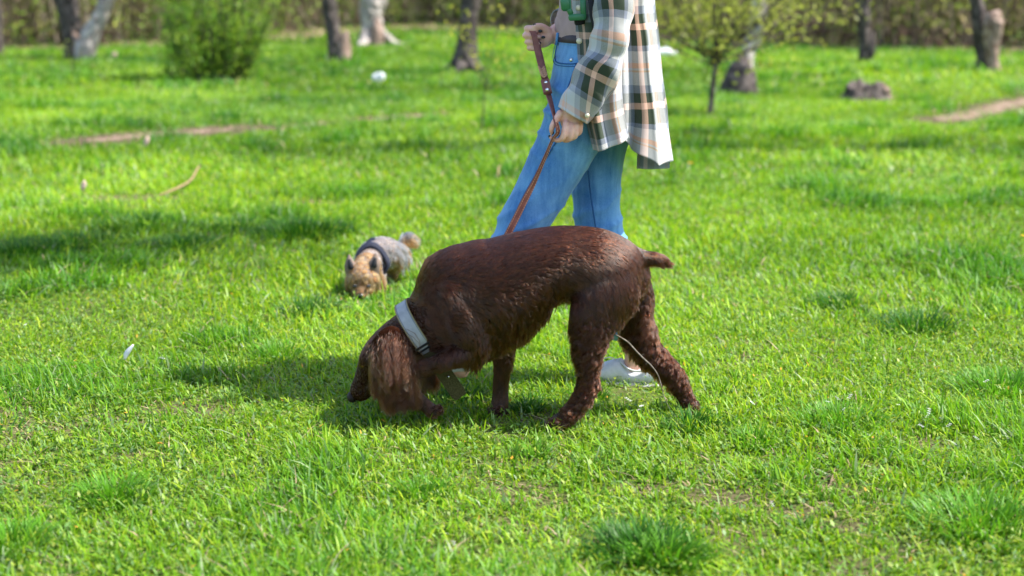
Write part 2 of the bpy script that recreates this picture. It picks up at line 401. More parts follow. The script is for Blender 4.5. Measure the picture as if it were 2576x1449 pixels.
# ------------------------------------------------------------------ grass
def blade_arrays(x, y, h, wd, az, tw, bend, col, full=True):
    n = len(x); z = terr(x, y)
    dx, dy = np.cos(az), np.sin(az)
    wx, wy = -np.sin(az + tw), np.cos(az + tw)
    ss = [0, .36, .72, 1.0] if full else [0, .55, 1.0]
    tp = [.85, 1.0, .62, 0] if full else [.9, .8, 0]
    P = []
    for s_, t_ in zip(ss, tp):
        off = bend * h * s_ ** 1.7; zz = z + h * s_ * (1 - .32 * np.minimum(bend, 1.6) * s_) - .004
        c = np.stack([x + dx * off, y + dy * off, zz], 1)
        if t_ > 0:
            wv = np.stack([wx, wy, np.zeros(n)], 1) * (wd * t_ * .5)[:, None]
            P += [c - wv, c + wv]
        else: P.append(c)
    k = len(P); V = np.stack(P, 1).reshape(-1, 3); b = (np.arange(n) * k)[:, None]
    if full:
        q = np.concatenate([b + [0, 1, 3, 2], b + [2, 3, 5, 4]]); t = b + [4, 5, 6]
    else:
        q = b + [0, 1, 3, 2]; t = b + [2, 3, 4]
    # each blade is a little darker at its foot, lighter towards its tip
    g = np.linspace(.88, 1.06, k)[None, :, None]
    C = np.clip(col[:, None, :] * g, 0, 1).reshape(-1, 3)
    return V, q, t, C
GREENS = np.array([(.195, .395, .011), (.145, .325, .010), (.27, .44, .013), (.070, .195, .010), (.34, .45, .018), (.28, .42, .12), (.18, .37, .05)])
def grass_band(y0, y1, dens, hm, wm, full, marg=.9, seedk=0):
    A = []
    area = (y1 - y0) * ((y0 + y1) * .385 + 2 * marg); n = int(area * dens)
    y = np.sqrt(RNG.uniform(0, 1, n) * (y1 ** 2 - y0 ** 2) + y0 ** 2) if y0 > 4 else RNG.uniform(y0, y1, n)
    x = RNG.uniform(-1, 1, n) * (y * .385 + marg)
    tuft = sst(.58, .80, fbm(x * 2.3, y * 2.3, 21, 2)) * (.7 + .3 * sst(3.6, 4.6, y))
    sparse = fbm(x * 1.3 + 9, y * 1.3, 33, 2)
    b = bare(x, y)
    keep = (RNG.uniform(0, 1, n) < (.55 + .45 * np.maximum(tuft, 1 - sparse)) * (1 - .93 * b))
    x, y, tuft, sparse, b = x[keep], y[keep], tuft[keep], sparse[keep], b[keep]; n = len(x)
    h = hm * RNG.gamma(7, 1 / 7, n) * (.55 + .9 * tuft + .5 * (1 - sparse)) * trod(x, y) * (1 - .45 * b)
    wd = wm * RNG.uniform(.6, 1.5, n)
    lean0 = fbm(x * .8, y * .8, 44) * 8
    az = lean0 + RNG.normal(0, 1.5, n)
    bend = np.abs(RNG.normal(.5, .42, n)) + .12
    ci = RNG.choice(len(GREENS), n, p=[.25, .16, .21, .11, .12, .08, .07])
    col = GREENS[ci] * RNG.uniform(.8, 1.2, (n, 1))
    big = fbm(x * .45 + 2, y * .45, 77, 3)
    col = col * (1 + (big[:, None] - .5) * np.array([1.4, .95, .6]))
    dk = tuft[:, None]; col = col * (1 - dk * np.array([.52, .28, .25]))
    dry = RNG.uniform(0, 1, n) < .022 + .14 * b
    col[dry] = np.array([.50, .38, .23]) * RNG.uniform(.7, 1.2, (dry.sum(), 1))
    bend[dry] += .6
    pale = RNG.uniform(0, 1, n) < .025
    col[pale] = np.array([.34, .44, .22]) * RNG.uniform(.8, 1.1, (pale.sum(), 1)); wd[pale] *= 1.4
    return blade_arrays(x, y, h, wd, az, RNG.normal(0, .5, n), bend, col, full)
def trod(x, y):
    r = np.ones(np.shape(x))
    for (cx, cy, a) in TROD: r = np.minimum(r, .3 + .7 * sst(.5, 1.1, np.hypot(x - cx, (y - cy) * 1.0) / a))
    return r
TROD = [(*ground(912, 765)[:2], .22), (*ground(985, 728)[:2], .22), (*ground(1590, 1000)[:2], .14)]
def tufts(specs):
    """long clumps: (x,y,radius,n,height,tint)"""
    out = []
    for (cx, cy, r, n, h, tint, wd) in specs:
        a = RNG.uniform(0, 2 * pi, n); q = np.sqrt(RNG.uniform(0, 1, n)) * r
        x = cx + np.cos(a) * q; y = cy + np.sin(a) * q
        hh = h * RNG.uniform(.45, 1.15, n) * (1 - .35 * q / r)
        col = np.array(tint) * RNG.uniform(.7, 1.3, (n, 1))
        out.append(blade_arrays(x, y, hh, wd * RNG.uniform(.6, 1.3, n), a + RNG.normal(0, .6, n), RNG.normal(0, .4, n), .25 + .9 * q / r * RNG.uniform(.4, 1.2, n), col))
    return out
def leaflets(y0, y1, dens, size):
    area = (y1 - y0) * ((y0 + y1) * .385 + 1.6); n = int(area * dens)
    y = RNG.uniform(y0, y1, n); x = RNG.uniform(-1, 1, n) * (y * .385 + .8)
    k = (RNG.uniform(0, 1, n) < .25 + .9 * fbm(x * 1.9 + 5, y * 1.9, 66, 2)) & (RNG.uniform(0, 1, n) > bare(x, y) * .8)
    x, y = x[k], y[k]; n = len(x); z = terr(x, y) + RNG.uniform(.004, .028, n)
    a = RNG.uniform(0, 2 * pi, n); L = size * RNG.uniform(.6, 1.5, n); W = L * RNG.uniform(.3, .55, n)
    ti = RNG.uniform(-.3, .9, n)
    d = np.stack([np.cos(a) * np.cos(ti), np.sin(a) * np.cos(ti), np.sin(ti)], 1); s_ = np.stack([-np.sin(a), np.cos(a), RNG.uniform(-.4, .4, n)], 1)
    c = np.stack([x, y, z], 1)
    P = np.stack([c, c + d * (L * .5)[:, None] + s_ * (W * .5)[:, None], c + d * L[:, None], c + d * (L * .5)[:, None] - s_ * (W * .5)[:, None]], 1)
    V = P.reshape(-1, 3); b = (np.arange(n) * 4)[:, None]
    col = np.array([(.23, .36, .03), (.18, .32, .03), (.28, .36, .04), (.16, .30, .08)])[RNG.integers(0, 4, n)] * RNG.uniform(.7, 1.2, (n, 1))
    y_ = RNG.uniform(0, 1, n) < .008; col[y_] = (.62, .36, .04)
    return V, b + [0, 1, 2, 3], np.zeros((0, 3), int), np.repeat(col, 4, 0)
def straws(y0, y1, n):
    y = RNG.uniform(y0, y1, n); x = RNG.uniform(-1, 1, n) * (y * .385 + .6)
    return blade_arrays(x, y, RNG.uniform(.015, .03, n), RNG.uniform(.0015, .0035, n), RNG.uniform(0, 6.3, n), RNG.normal(0, .5, n), RNG.uniform(3, 9, n),
                        np.array([.55, .40, .27]) * RNG.uniform(.5, 1.2, (n, 1)))
def join_arrays(L):
    V, Q, T, C = [], [], [], []; b = 0
    for v, q, t, c in L:
        V.append(v); Q.append(q + b); T.append(t + b); C.append(c); b += len(v)
    return np.concatenate(V), np.concatenate(Q), np.concatenate(T), np.concatenate(C)
def build_grass():
    L = [grass_band(1.9, 4.6, 24000, .033, .0042, True),
         grass_band(4.6, 8.5, 8500, .044, .0060, True, marg=1.5),
         grass_band(8.5, 17, 2800, .058, .0105, False, marg=3.2),
         grass_band(17, 34, 620, .07, .02, False, marg=7),
         grass_band(34, 60, 160, .10, .05, False, marg=9),
         leaflets(1.9, 5.2, 11000, .012), straws(1.9, 5.5, 2300), straws(5.5, 12, 900)]
    T = []
    dk, md = (.04, .15, .009), (.11, .30, .012)
    for (a, b, r, n, h, t) in ((355, 575, .28, 900, .13, dk), (590, 575, .24, 600, .10, dk), (760, 590, .30, 1100, .13, dk), (180, 620, .3, 900, .10, dk),
                               (60, 640, .3, 900, .10, dk), (450, 625, .25, 700, .10, dk), (780, 790, .14, 420, .10, dk), (700, 900, .10, 300, .09, md),
                               (2110, 775, .13, 420, .10, dk), (2310, 830, .17, 600, .11, dk), (2520, 985, .16, 600, .10, md), (1620, 1400, .13, 700, .10, dk),
                               (1680, 1420, .08, 400, .10, md), (290, 1260, .09, 380, .10, md), (2480, 1330, .18, 900, .10, md), (2110, 1070, .14, 500, .09, md),
                               (1740, 1080, .09, 300, .085, dk), (20, 1380, .1, 400, .09, md), (60, 745, .15, 400, .10, dk), (2160, 330, .8, 900, .12, md),
                               (880, 1340, .08, 250, .08, md), (1160, 1010, .06, 200, .08, dk), (1330, 1035, .05, 160, .08, dk), (1900, 1120, .07, 220, .08, md),
                               (1480, 1000, .07, 220, .07, md), (2400, 520, .25, 500, .10, md), (1300, 700, .2, 400, .08, md), (1060, 1250, .07, 220, .08, md)):
        p = ground(a, b); T.append((p.x, p.y, r * .8, int(n * .95), h * .85, t, .0042 * max(1, p.y / 5)))
    # scattered single clumps through the turf
    for k in range(260):
        y = 2.1 + 7 * random.random() ** 1.5; x = random.uniform(-1, 1) * (y * .385 + .5)
        T.append((x, y, random.uniform(.02, .06), random.randint(12, 50), random.uniform(.04, .075), random.choice((dk, md, (.16, .34, .03), (.20, .34, .09))), .0038 * max(1, y / 4.5)))
    L += tufts(T)
    V, Q, Tr, C = join_arrays(L)
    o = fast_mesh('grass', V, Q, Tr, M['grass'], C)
    tag(o, 'bright spring grass covering the meadow', 'grass', kind='stuff')
build_grass()

# ------------------------------------------------------------------ far thicket
def leaf_quads(C, size, cols, flat=.0):
    """diamond leaves at centres C"""
    n = len(C); d = RNG.normal(0, 1, (n, 3)); d /= np.linalg.norm(d, axis=1)[:, None]
    e = RNG.normal(0, 1, (n, 3)); e -= d * (d * e).sum(1)[:, None]; e /= np.linalg.norm(e, axis=1)[:, None]
    L = (size * RNG.uniform(.6, 1.4, n))[:, None]
    V = np.stack([C - d * L, C + e * L * .45, C + d * L, C - e * L * .45], 1).reshape(-1, 3); b = (np.arange(n) * 4)[:, None]
    return V, b + [0, 1, 2, 3], np.zeros((0, 3), int), np.repeat(cols, 4, 0)
def stems_arrays(x, y, h, r, lx, ly, col, z0=None):
    n = len(x); z = terr(x, y) if z0 is None else z0; P = []
    for s_, t_ in ((0, 1), (.5, .75), (1, .3)):
        for k in range(3):
            a = k * 2 * pi / 3
            P.append(np.stack([x + lx * s_ + np.cos(a) * r * t_, y + ly * s_ + np.sin(a) * r * t_, z + h * s_], 1))
    V = np.stack(P, 1).reshape(-1, 3); b = (np.arange(n) * 9)[:, None]; q = []
    for s_ in (0, 3):
        for k in range(3): q.append(b + [s_ + k, s_ + (k + 1) % 3, s_ + 3 + (k + 1) % 3, s_ + 3 + k])
    return V, np.concatenate(q), np.zeros((0, 3), int), np.repeat(col, 9, 0)
def wood_edge(x):
    return 33.5 + 9 * np.exp(-((np.asarray(x) + 1.5) / 6.5) ** 2) - 3.5 * sst(3, 9, x) + 4.0 * (fbm(np.asarray(x) * .35, 0, 9, 2) - .5)
def build_thicket():
    n = 5200; x = RNG.uniform(-1, 1, n); x = x * 26; e = wood_edge(x); y = e + RNG.exponential(5.5, n)
    h = RNG.uniform(1.5, 4.5, n); base = np.array([(.16, .12, .08), (.22, .17, .12), (.10, .075, .05), (.30, .25, .19)])[RNG.integers(0, 4, n)]
    A = stems_arrays(x, y, h, RNG.gamma(2, .006, n) + .004, RNG.normal(0, .7, n), RNG.normal(0, .7, n), base * RNG.uniform(.7, 1.2, (n, 1)))
    n = 190000; x = RNG.uniform(-26, 26, n); e = wood_edge(x); y = e + RNG.exponential(4.0, n) - 1.0 * RNG.uniform(0, 1, n) ** 2; z = terr(x, y) + RNG.uniform(0, 1, n) ** .8 * 4.2 + .1
    g = fbm(x * .35, z * .5, 13, 2)
    k = RNG.uniform(0, 1, n) < .35 + 1.1 * g; x, y, z, g = x[k], y[k], z[k], g[k]; n = len(x)
    lc = np.array([(.26, .29, .05), (.18, .21, .04), (.36, .38, .08), (.26, .20, .11), (.19, .14, .09)])
    left = sst(-3, -9, x)[:, None]; ci = RNG.choice(5, n, p=[.27, .25, .13, .2, .15])
    cols = lc[ci] * RNG.uniform(.7, 1.2, (n, 1)); cols = cols * (1.25 - left * .3)
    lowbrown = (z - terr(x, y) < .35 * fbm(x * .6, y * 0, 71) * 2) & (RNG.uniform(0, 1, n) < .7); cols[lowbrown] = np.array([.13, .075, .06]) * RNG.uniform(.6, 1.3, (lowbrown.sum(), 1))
    mid = np.exp(-((x + 2.2) / 5.5) ** 2) + .45 * sst(.5, .7, fbm(x * .22, z * .2, 73, 2)); gsel = (RNG.uniform(0, 1, n) < .75 * mid); cols[gsel] = np.array([.19, .29, .04]) * RNG.uniform(.6, 1.3, (gsel.sum(), 1))
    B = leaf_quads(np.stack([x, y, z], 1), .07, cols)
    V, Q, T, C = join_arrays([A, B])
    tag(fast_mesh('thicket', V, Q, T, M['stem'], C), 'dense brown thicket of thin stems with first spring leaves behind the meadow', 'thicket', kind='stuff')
    # leaf litter along the edge of the wood
    n = 7000; x = RNG.uniform(-20, 20, n); y = wood_edge(x) - 3.6 + RNG.exponential(2.2, n); kk = fbm(x * .5, y * .5, 41, 2) > RNG.uniform(.3, .7, n); x, y = x[kk], y[kk]; n = len(x); z = terr(x, y) + .03
    cols = np.array([(.34, .22, .17), (.28, .17, .12), (.42, .30, .22)])[RNG.integers(0, 3, n)]
    V, Q, T, C = leaf_quads(np.stack([x, y, z], 1), .06, cols); V[:, 2] = np.maximum(V[:, 2], terr(V[:, 0], V[:, 1]) + .01)
    tag(fast_mesh('leaf_litter', V, Q, T, M['stem'], C), 'pinkish brown fallen leaves along the edge of the wood', 'fallen leaves', kind='stuff')
build_thicket()

# ------------------------------------------------------------------ trees
def bark_jitter(lf, amp, f=5):
    for i, v in enumerate(lf.V):
        n = vnoise(v.x * f * 2 + 10, v.z * f * .5 + v.y * f, 31) - .5
        n2 = vnoise(v.x * f * 5 + 10, v.z * f + v.y * f * 4, 32) - .5
        lf.V[i] = v + Vector((n, n2, 0)) * amp
def tree(kind, label, trunk, limbs, m, crown=True, roots=0, stub=None, stub_mat=None, group='trees standing in the meadow', leafcol=(.20, .30, .04), seed=0):
    """trunk: [(x,y,z,r)...] in world, first node at the ground"""
    rnd = random.Random(seed); b = trunk[0]
    root = empty(kind, (b[0], b[1], tz(b[0], b[1])), label, 'tree', group)
    lf = Loft(); lf.tube([(p[0], p[1], p[2], p[3], p[3]) for p in trunk], n=22, sub=8)
    tips = []
    top = trunk[-1]
    for k in range(limbs):
        i = rnd.uniform(.55, 1.0); j = min(int(i * (len(trunk) - 1)), len(trunk) - 2); f = i * (len(trunk) - 1) - j
        p = [trunk[j][q] * (1 - f) + trunk[j + 1][q] * f for q in range(4)]
        if p[2] < 2.4: continue
        a = rnd.uniform(0, 2 * pi); L = rnd.uniform(1.6, 3.2); e = (p[0] + cos(a) * L, p[1] + sin(a) * L, p[2] + rnd.uniform(.8, 2.4))
        md = ((p[0] + e[0]) / 2, (p[1] + e[1]) / 2, p[2] + (e[2] - p[2]) * .35)
        lf.tube([(p[0], p[1], p[2], p[3] * .55, p[3] * .55), (*md, p[3] * .35, p[3] * .35), (*e, .02, .02)], n=8, sub=4, ref=(0.1, 0.2, 1))
        tips += [e, md, tuple((md[q] + e[q]) / 2 for q in range(3))]
    for k in range(roots):
        a = 2 * pi * k / roots + rnd.uniform(-.3, .3); r = b[3]; L = r * rnd.uniform(2.2, 3.2)
        ex, ey = b[0] + cos(a) * L, b[1] + sin(a) * L
        lf.tube([(b[0] + cos(a) * r * .2, b[1] + sin(a) * r * .2, tz(b[0], b[1]) + r * 1.6, r * .45, r * .45),
                 (b[0] + cos(a) * r * 1.1, b[1] + sin(a) * r * 1.1, tz(b[0], b[1]) + r * .45, r * .4, r * .3), (ex, ey, tz(ex, ey) - .02, r * .14, r * .14)], n=8, sub=3, ref=(0.1, .2, 1))
    bark_jitter(lf, b[3] * .4, 9)
    lf.build('trunk', m, root)
    if stub:
        l2 = Loft(); l2.tube([(p[0], p[1], p[2], p[3], p[3]) for p in stub], n=22, sub=6); bark_jitter(l2, min(.05, stub[0][3] * .5), 14)
        l2.build('broken_limb', stub_mat or M['wood_raw'], root)
    if crown and tips:
        C = []
        for t in tips:
            c = RNG.normal(0, .5, (90, 3)) + np.array(t); C.append(c)
        C = np.concatenate(C); C = C[C[:, 2] > 2.1]
        cols = np.array(leafcol) * RNG.uniform(.6, 1.3, (len(C), 1))
        o = fast_mesh('crown', *leaf_quads(C, .06, cols)[:3], M['leaf'], leaf_quads(C, .06, cols)[3]); setp(o, root)
    return root
def trunk_px(pts, H=6.0, lean=None, sink=.05):
    """pts: (x, y, halfwidth px) from the base upwards at the depth of the base point"""
    g = ground(pts[0][0], pts[0][1]); out = []
    for i, (x, y, r) in enumerate(pts):
        p = px(x, y, g.y); s_ = FPX / (g.y / cos(PITCH)); out.append([p.x, p.y, p.z - (sink if i == 0 else 0), r / s_])
    a, b = out[-2], out[-1]; dz = max(b[2] - a[2], .05); sl = (b[0] - a[0]) / dz; z = b[2]; x = b[0]; r = b[3]
    sl = max(min(sl, .6), -.6)
    while z < H:
        z += 1.2; x += sl * 1.2; sl *= .75; r *= .86; out.append([x, g.y + .12 * (z - b[2]) * sin(x), z, max(r, .03)])
    return out
T1 = tree('tree', 'dark grey tree, straight left stem of the pair by the left thicket', trunk_px([(186, 150, 26), (183, 130, 20), (180, 80, 23), (172, 30, 25), (165, -5, 26)]), 6, M['bark_dark'],
          stub=[tuple(list(px(200, 140, ground(186, 150).y - .15)) + [.09]), tuple(list(px(193, 100, ground(186, 150).y - .15)) + [.07]), tuple(list(px(184, 78, ground(186, 150).y - .1)) + [.02])], seed=1)
tree('tree', 'pale grey leaning tree crossing beside the dark stem on the left', trunk_px([(215, 152, 22), (214, 130, 26), (228, 90, 22), (252, 40, 19), (272, -5, 17)]), 6, M['bark_pale'], seed=2)
g2 = ground(853, 155)
tree('tree', 'dark tree with a broken knobbly stub low on its right side', trunk_px([(850, 155, 24), (846, 125, 24), (838, 80, 19), (830, 35, 17), (826, -5, 17)]), 6, M['bark_dark'],
     stub=[tuple(list(px(866, 158, g2.y - .1)) + [.13]), tuple(list(px(866, 120, g2.y - .1)) + [.12]), tuple(list(px(868, 95, g2.y - .1)) + [.085]), tuple(list(px(874, 84, g2.y - .1)) + [.05])], seed=3)
tree('tree', 'thick pale grey tree with bare wood down its trunk', trunk_px([(937, 116, 34), (935, 95, 28), (934, 50, 27), (938, 20, 27), (940, -5, 27)]), 7, M['bark_pale'], roots=3,
     stub=[tuple(list(px(946, 112, ground(937, 116).y - .32)) + [.16]), tuple(list(px(948, 80, ground(937, 116).y - .32)) + [.14]), tuple(list(px(950, 45, ground(937, 116).y - .28)) + [.05])], seed=4)
tree('tree', 'dark brown tree with spreading roots behind the woman\'s hands', trunk_px([(1168, 180, 30), (1170, 150, 25), (1175, 100, 22), (1182, 45, 22), (1188, -5, 22)]), 7, M['bark_dark'], roots=6, seed=5)
tree('tree', 'small dark far tree left of the rooted tree', trunk_px([(1078, 50, 13), (1078, 30, 11), (1074, 10, 11), (1072, -5, 11)]), 5, M['bark_dark'], seed=6)
tree('tree', 'small dark far tree right of the rooted tree', trunk_px([(1273, 58, 11), (1274, 35, 9), (1277, 10, 9), (1279, -5, 9)]), 5, M['bark_dark'], seed=7)
tree('tree', 'pale-topped leaning tree with a dark rooted foot behind the sapling', trunk_px([(1862, 236, 34), (1866, 205, 30), (1878, 150, 20), (1893, 90, 17), (1903, 40, 18), (1907, -5, 19)]), 7, M['bark_pale'], roots=0, seed=8,
     stub=[tuple(list(px(1858, 240, ground(1862, 236).y - .12)) + [.23]), tuple(list(px(1862, 205, ground(1862, 236).y - .12)) + [.19]), tuple(list(px(1868, 165, ground(1862, 236).y - .08)) + [.12]), tuple(list(px(1876, 130, ground(1862, 236).y)) + [.04])], stub_mat=M['bark_dark'])
tree('tree', 'dark slim forked tree before the right thicket', trunk_px([(2176, 160, 18), (2176, 130, 17), (2174, 85, 15), (2172, 40, 16), (2172, -5, 16)]), 6, M['bark_dark'],
     stub=[tuple(list(px(2187, 140, ground(2176, 160).y - .05)) + [.07]), tuple(list(px(2194, 110, ground(2176, 160).y - .05)) + [.06]), tuple(list(px(2196, 80, ground(2176, 160).y)) + [.03])], stub_mat=M['bark_dark'], seed=9)
gr = ground(2482, 182)
tree('tree', 'dark tree with a tall pale broken stub on its right, far right', trunk_px([(2478, 180, 24), (2474, 150, 20), (2468, 90, 18), (2462, 40, 18), (2458, -5, 17)]), 6, M['bark_dark'],
     stub=[tuple(list(px(2501, 186, gr.y - .1)) + [.085]), tuple(list(px(2497, 150, gr.y - .1)) + [.075]), tuple(list(px(2495, 100, gr.y - .1)) + [.095]), tuple(list(px(2498, 60, gr.y - .1)) + [.12]), tuple(list(px(2506, 38, gr.y - .1)) + [.085]), tuple(list(px(2514, 30, gr.y - .1)) + [.03])], seed=10)
tree('tree', 'grey tree cut by the left edge of the photo', trunk_px([(-2, 137, 14), (-3, 90, 11), (-5, 40, 10), (-6, -5, 10)]), 5, M['bark_dark'], seed=11)

def shade_tree(label, trunk, crown_c, crown_r, n, seed):
    rnd = random.Random(seed); b = trunk[0]; root = empty('tree', (b[0], b[1], tz(b[0], b[1])), label, 'tree')
    lf = Loft(); lf.tube([(*p[:3], p[3], p[3]) for p in trunk], n=12, sub=5); C = []
    c = Vector(crown_c); t = Vector(trunk[-1][:3])
    for k in range(26):
        e = c + Vector((rnd.gauss(0, .55) * crown_r[0], rnd.gauss(0, .55) * crown_r[1], rnd.gauss(0, .4) * crown_r[2])); m_ = t.lerp(e, .5) + Vector((0, 0, .15))
        lf.tube([(*t, .03, .03), (*m_, .018, .018), (*e, .004, .004)], n=6, sub=3, ref=(.1, .3, 1)); C.append(RNG.normal(0, .22, (n // 26, 3)) + np.array(e))
    bark_jitter(lf, .03, 6); lf.build('trunk', M['bark_dark'], root); C = np.concatenate(C); C = C[C[:, 2] > 1.8]
    A = leaf_quads(C, .05, np.array([.2, .3, .04]) * RNG.uniform(.6, 1.3, (len(C), 1))); setp(fast_mesh('crown', *A[:3], M['leaf'], A[3]), root)
shade_tree('tree just left of the photo whose leafy bough shades the lawn behind the terrier', [(-3.7, 4.7, -.05, .17), (-3.65, 4.75, 1.8, .14), (-3.2, 4.9, 3.4, .11), (-1.6, 5.3, 4.5, .075), (.2, 5.7, 4.9, .05)], (1.7, 5.85, 5.1), (1.6, .5, .4), 2100, 3)
shade_tree('larger tree outside the frame shading the lawn along the right path', [(9.5, 9.6, -.05, .2), (9.4, 9.6, 2.5, .17), (9.0, 9.6, 5, .13), (8.0, 10.0, 7, .09)], (6.5, 10.4, 8.2), (3.4, 1.3, .8), 4200, 4)

# old stump
def stump():
    g = ground(2180, 250); lf = Loft(); s_ = FPX / (g.y / cos(PITCH))
    root = empty('tree_stump', (g.x, g.y, g.z), 'low brown hollow tree stump in the grass on the right', 'tree stump')
    V = []; F = []; n = 40; rings = [(.0, 1.25), (.06, 1.08), (.13, .97), (.20, .88), (.215, .80), (.19, .68), (.10, .60), (.0, .55)]
    for j, (z, r) in enumerate(rings):
        for k in range(n):
            a = 2 * pi * k / n; jag = .75 + .5 * vnoise(k * .33, 3, 5) - .35 * max(0, cos(a + 2.1)) ** 3; rr = .205 * r * (1 + .22 * (vnoise(k * .7, j * .25, 8) - .5) * 2 + .14 * max(0, sin(a * 5 + 1)) * (z < .07))
            V.append((g.x + cos(a) * rr * 1.05, g.y + sin(a) * rr, g.z - .02 + z * (jag if z > .05 else 1)))
    for j in range(len(rings) - 1):
        for k in range(n): F.append((j * n + k, j * n + (k + 1) % n, (j + 1) * n + (k + 1) % n, (j + 1) * n + k))
    new_mesh('stump', V, F, M['bark_dark'], True, root)
    l2 = Loft(); l2.tube([(g.x + .20, g.y - .10, g.z - .02, .045, .05), (g.x + .19, g.y - .10, g.z + .09, .038, .05), (g.x + .15, g.y - .06, g.z + .17, .015, .02)], n=16, sub=6); bark_jitter(l2, .05, 16)
    l2.build('split_wood', M['wood_raw'], root)
stump()

# bush, sapling, twiggy young plants
def bush():
    g = ground(540, 206); r = 1.12; root = empty('bush', (g.x, g.y, g.z), 'round leafy green bush on the meadow at left', 'bush')
    lf = Loft(); C = []
    for k in range(84):
        a = random.uniform(0, 2 * pi); q = random.uniform(.05, 1.0) ** .7 * random.choice((1, 1, .8)); hh = random.choice((random.uniform(.12, .8), random.uniform(.7, 1.6), random.uniform(1.2, 2.6))); q *= 1.0 if hh > .5 else .85; q *= random.uniform(.8, 1.12) * (.62 + .75 * float(vnoise(a * 1.3, hh * 1.5, 17)))
        e = Vector((g.x + cos(a) * q * r * .95, g.y + sin(a) * q * r * .95, g.z + hh))
        b = Vector((g.x + cos(a) * .15, g.y + sin(a) * .15, g.z)); m_ = b.lerp(e, .5) + Vector((cos(a) * .12, sin(a) * .12, -.05))
        lf.tube([(*b, .014, .014), (*m_, .009, .009), (*e, .003, .003)], n=5, sub=3)
        nl = 140
        t = RNG.uniform(.25, 1.05, nl)[:, None]; P = np.array(b)[None] * (1 - t) ** 2 + 2 * t * (1 - t) * np.array(m_)[None] + t * t * np.array(e)[None]
        C.append(P + RNG.normal(0, .10, (nl, 3)) * RNG.uniform(.3, 1.3, (nl, 1)))
    C = np.concatenate(C); C = C[C[:, 2] > g.z + .03]
    lf.build('stems', M['bark_dark'], root)
    cols = np.array([(.17, .33, .03), (.11, .25, .025), (.25, .40, .035), (.33, .46, .05)])[RNG.integers(0, 4, len(C))] * RNG.uniform(.7, 1.2, (len(C), 1))
    A = leaf_quads(C, .032, cols); o = fast_mesh('foliage', *A[:3], M['leaf'], A[3]); setp(o, root)
bush()
def young_tree(name, label, base_px, fork_px, spread, top, nbr, nleaf, leaf, col, r0, cat='sapling', lsize=.028, sig=.07):
    g = ground(*base_px); f = px(*fork_px, g.y); root = empty(name, (g.x, g.y, g.z), label, cat)
    lf = Loft(); lf.tube([(g.x, g.y, g.z - .02, r0, r0), (*g.lerp(f, .5), r0 * .8, r0 * .8), (*f, r0 * .6, r0 * .6)], n=10, sub=4); C = []
    for k in range(nbr):
        a = 2 * pi * k / nbr + random.uniform(-.4, .4); q = random.uniform(.25, 1) * spread; s0 = random.uniform(.75, 1.0)
        b = Vector((g.x, g.y, g.z)).lerp(f, s0); e = Vector((f.x + cos(a) * q, f.y + sin(a) * q * .8, f.z + random.uniform(.25, 1) * top))
        m_ = b.lerp(e, .5) + Vector((0, 0, -.06))
        lf.tube([(*b, r0 * .35, r0 * .35), (*m_, r0 * .22, r0 * .22), (*e, .002, .002)], n=5, sub=3)
        t = RNG.uniform(.25, 1.05, nleaf)[:, None]; P = np.array(b)[None] * (1 - t) ** 2 + 2 * t * (1 - t) * np.array(m_)[None] + t * t * np.array(e)[None]
        C.append(P + RNG.normal(0, sig, (nleaf, 3)))
    lf.build('trunk', M['bark_dark'], root); C = np.concatenate(C)
    cols = np.array(col) * RNG.uniform(.6, 1.3, (len(C), 1)); A = leaf_quads(C, lsize, cols)
    o = fast_mesh('crown', *A[:3], M['leaf'], A[3]); setp(o, root); return root
young_tree('sapling', 'young sapling with thin grey trunk and yellow-green leaves right of the woman', (1785, 290), (1803, 130), 1.70, 1.7, 42, 85, 1, (.36, .40, .06), .030, sig=.14)
young_tree('sapling', 'thin spindly sapling with sparse yellow leaves in front of the woman', (1212, 330), (1222, 200), .45, .95, 9, 16, 1, (.50, .50, .05), .007, sig=.03, lsize=.022)
young_tree('sapling', 'slender leafless seedling in front of the paired trees on the left', (182, 190), (184, 150), .10, .3, 3, 6, 1, (.25, .30, .06), .015)

# litter in the grass
def litter():
    g = ground(953, 209); lf = Loft(); a = .13
    lf.tube([(g.x - .075, g.y, g.z + .07, .045, .03), (g.x - .03, g.y + .01, g.z + .075, .055, .04), (g.x + .03, g.y, g.z + .08, .06, .04), (g.x + .065, g.y, g.z + .075, .05, .03)], n=16, sub=4, power=4)
    bark_jitter(lf, .03, 12); tag(lf.build('plastic_bag', M['litter']), 'crumpled pale blue plastic litter in the grass near the trees', 'litter')
    g = ground(1672, 143); lf = Loft()
    lf.tube([(g.x - .3, g.y, g.z + .05, .05, .06), (g.x, g.y, g.z + .09, .085, .10), (g.x + .14, g.y, g.z + .07, .07, .1), (g.x + .20, g.y, g.z + .05, .03, .05)], n=14, sub=3)
    bark_jitter(lf, .04, 8); tag(lf.build('plastic_bag', M['litter']), 'white plastic litter lying right behind the woman\'s shirt', 'litter')
litter()
def tubeobj(name, pts, m, label=None, cat=None, n=7, sub=6, parent=None, ref=(0, 1, 0), group=None):
    lf = Loft(); lf.tube([(*p[:3], p[3], p[3]) for p in pts], n=n, sub=sub, ref=ref); o = lf.build(name, m, parent)
    if label: tag(o, label, cat, group)
    return o
g = [ground(*q) for q in ((400, 505), (440, 497), (480, 480), (500, 455))]
e = px(508, 425, g[-1].y)
tubeobj('curved_branch', [(g[0].x, g[0].y, g[0].z + .03, .004), (g[1].x, g[1].y, g[1].z + .045, .007), (g[2].x, g[2].y, g[2].z + .06, .0075), (g[3].x, g[3].y, g[3].z + .08, .006), (e.x, e.y, e.z + .02, .002)], M['tan_stick'],
        'curved tan fallen branch lying on the lawn at left', 'branch')
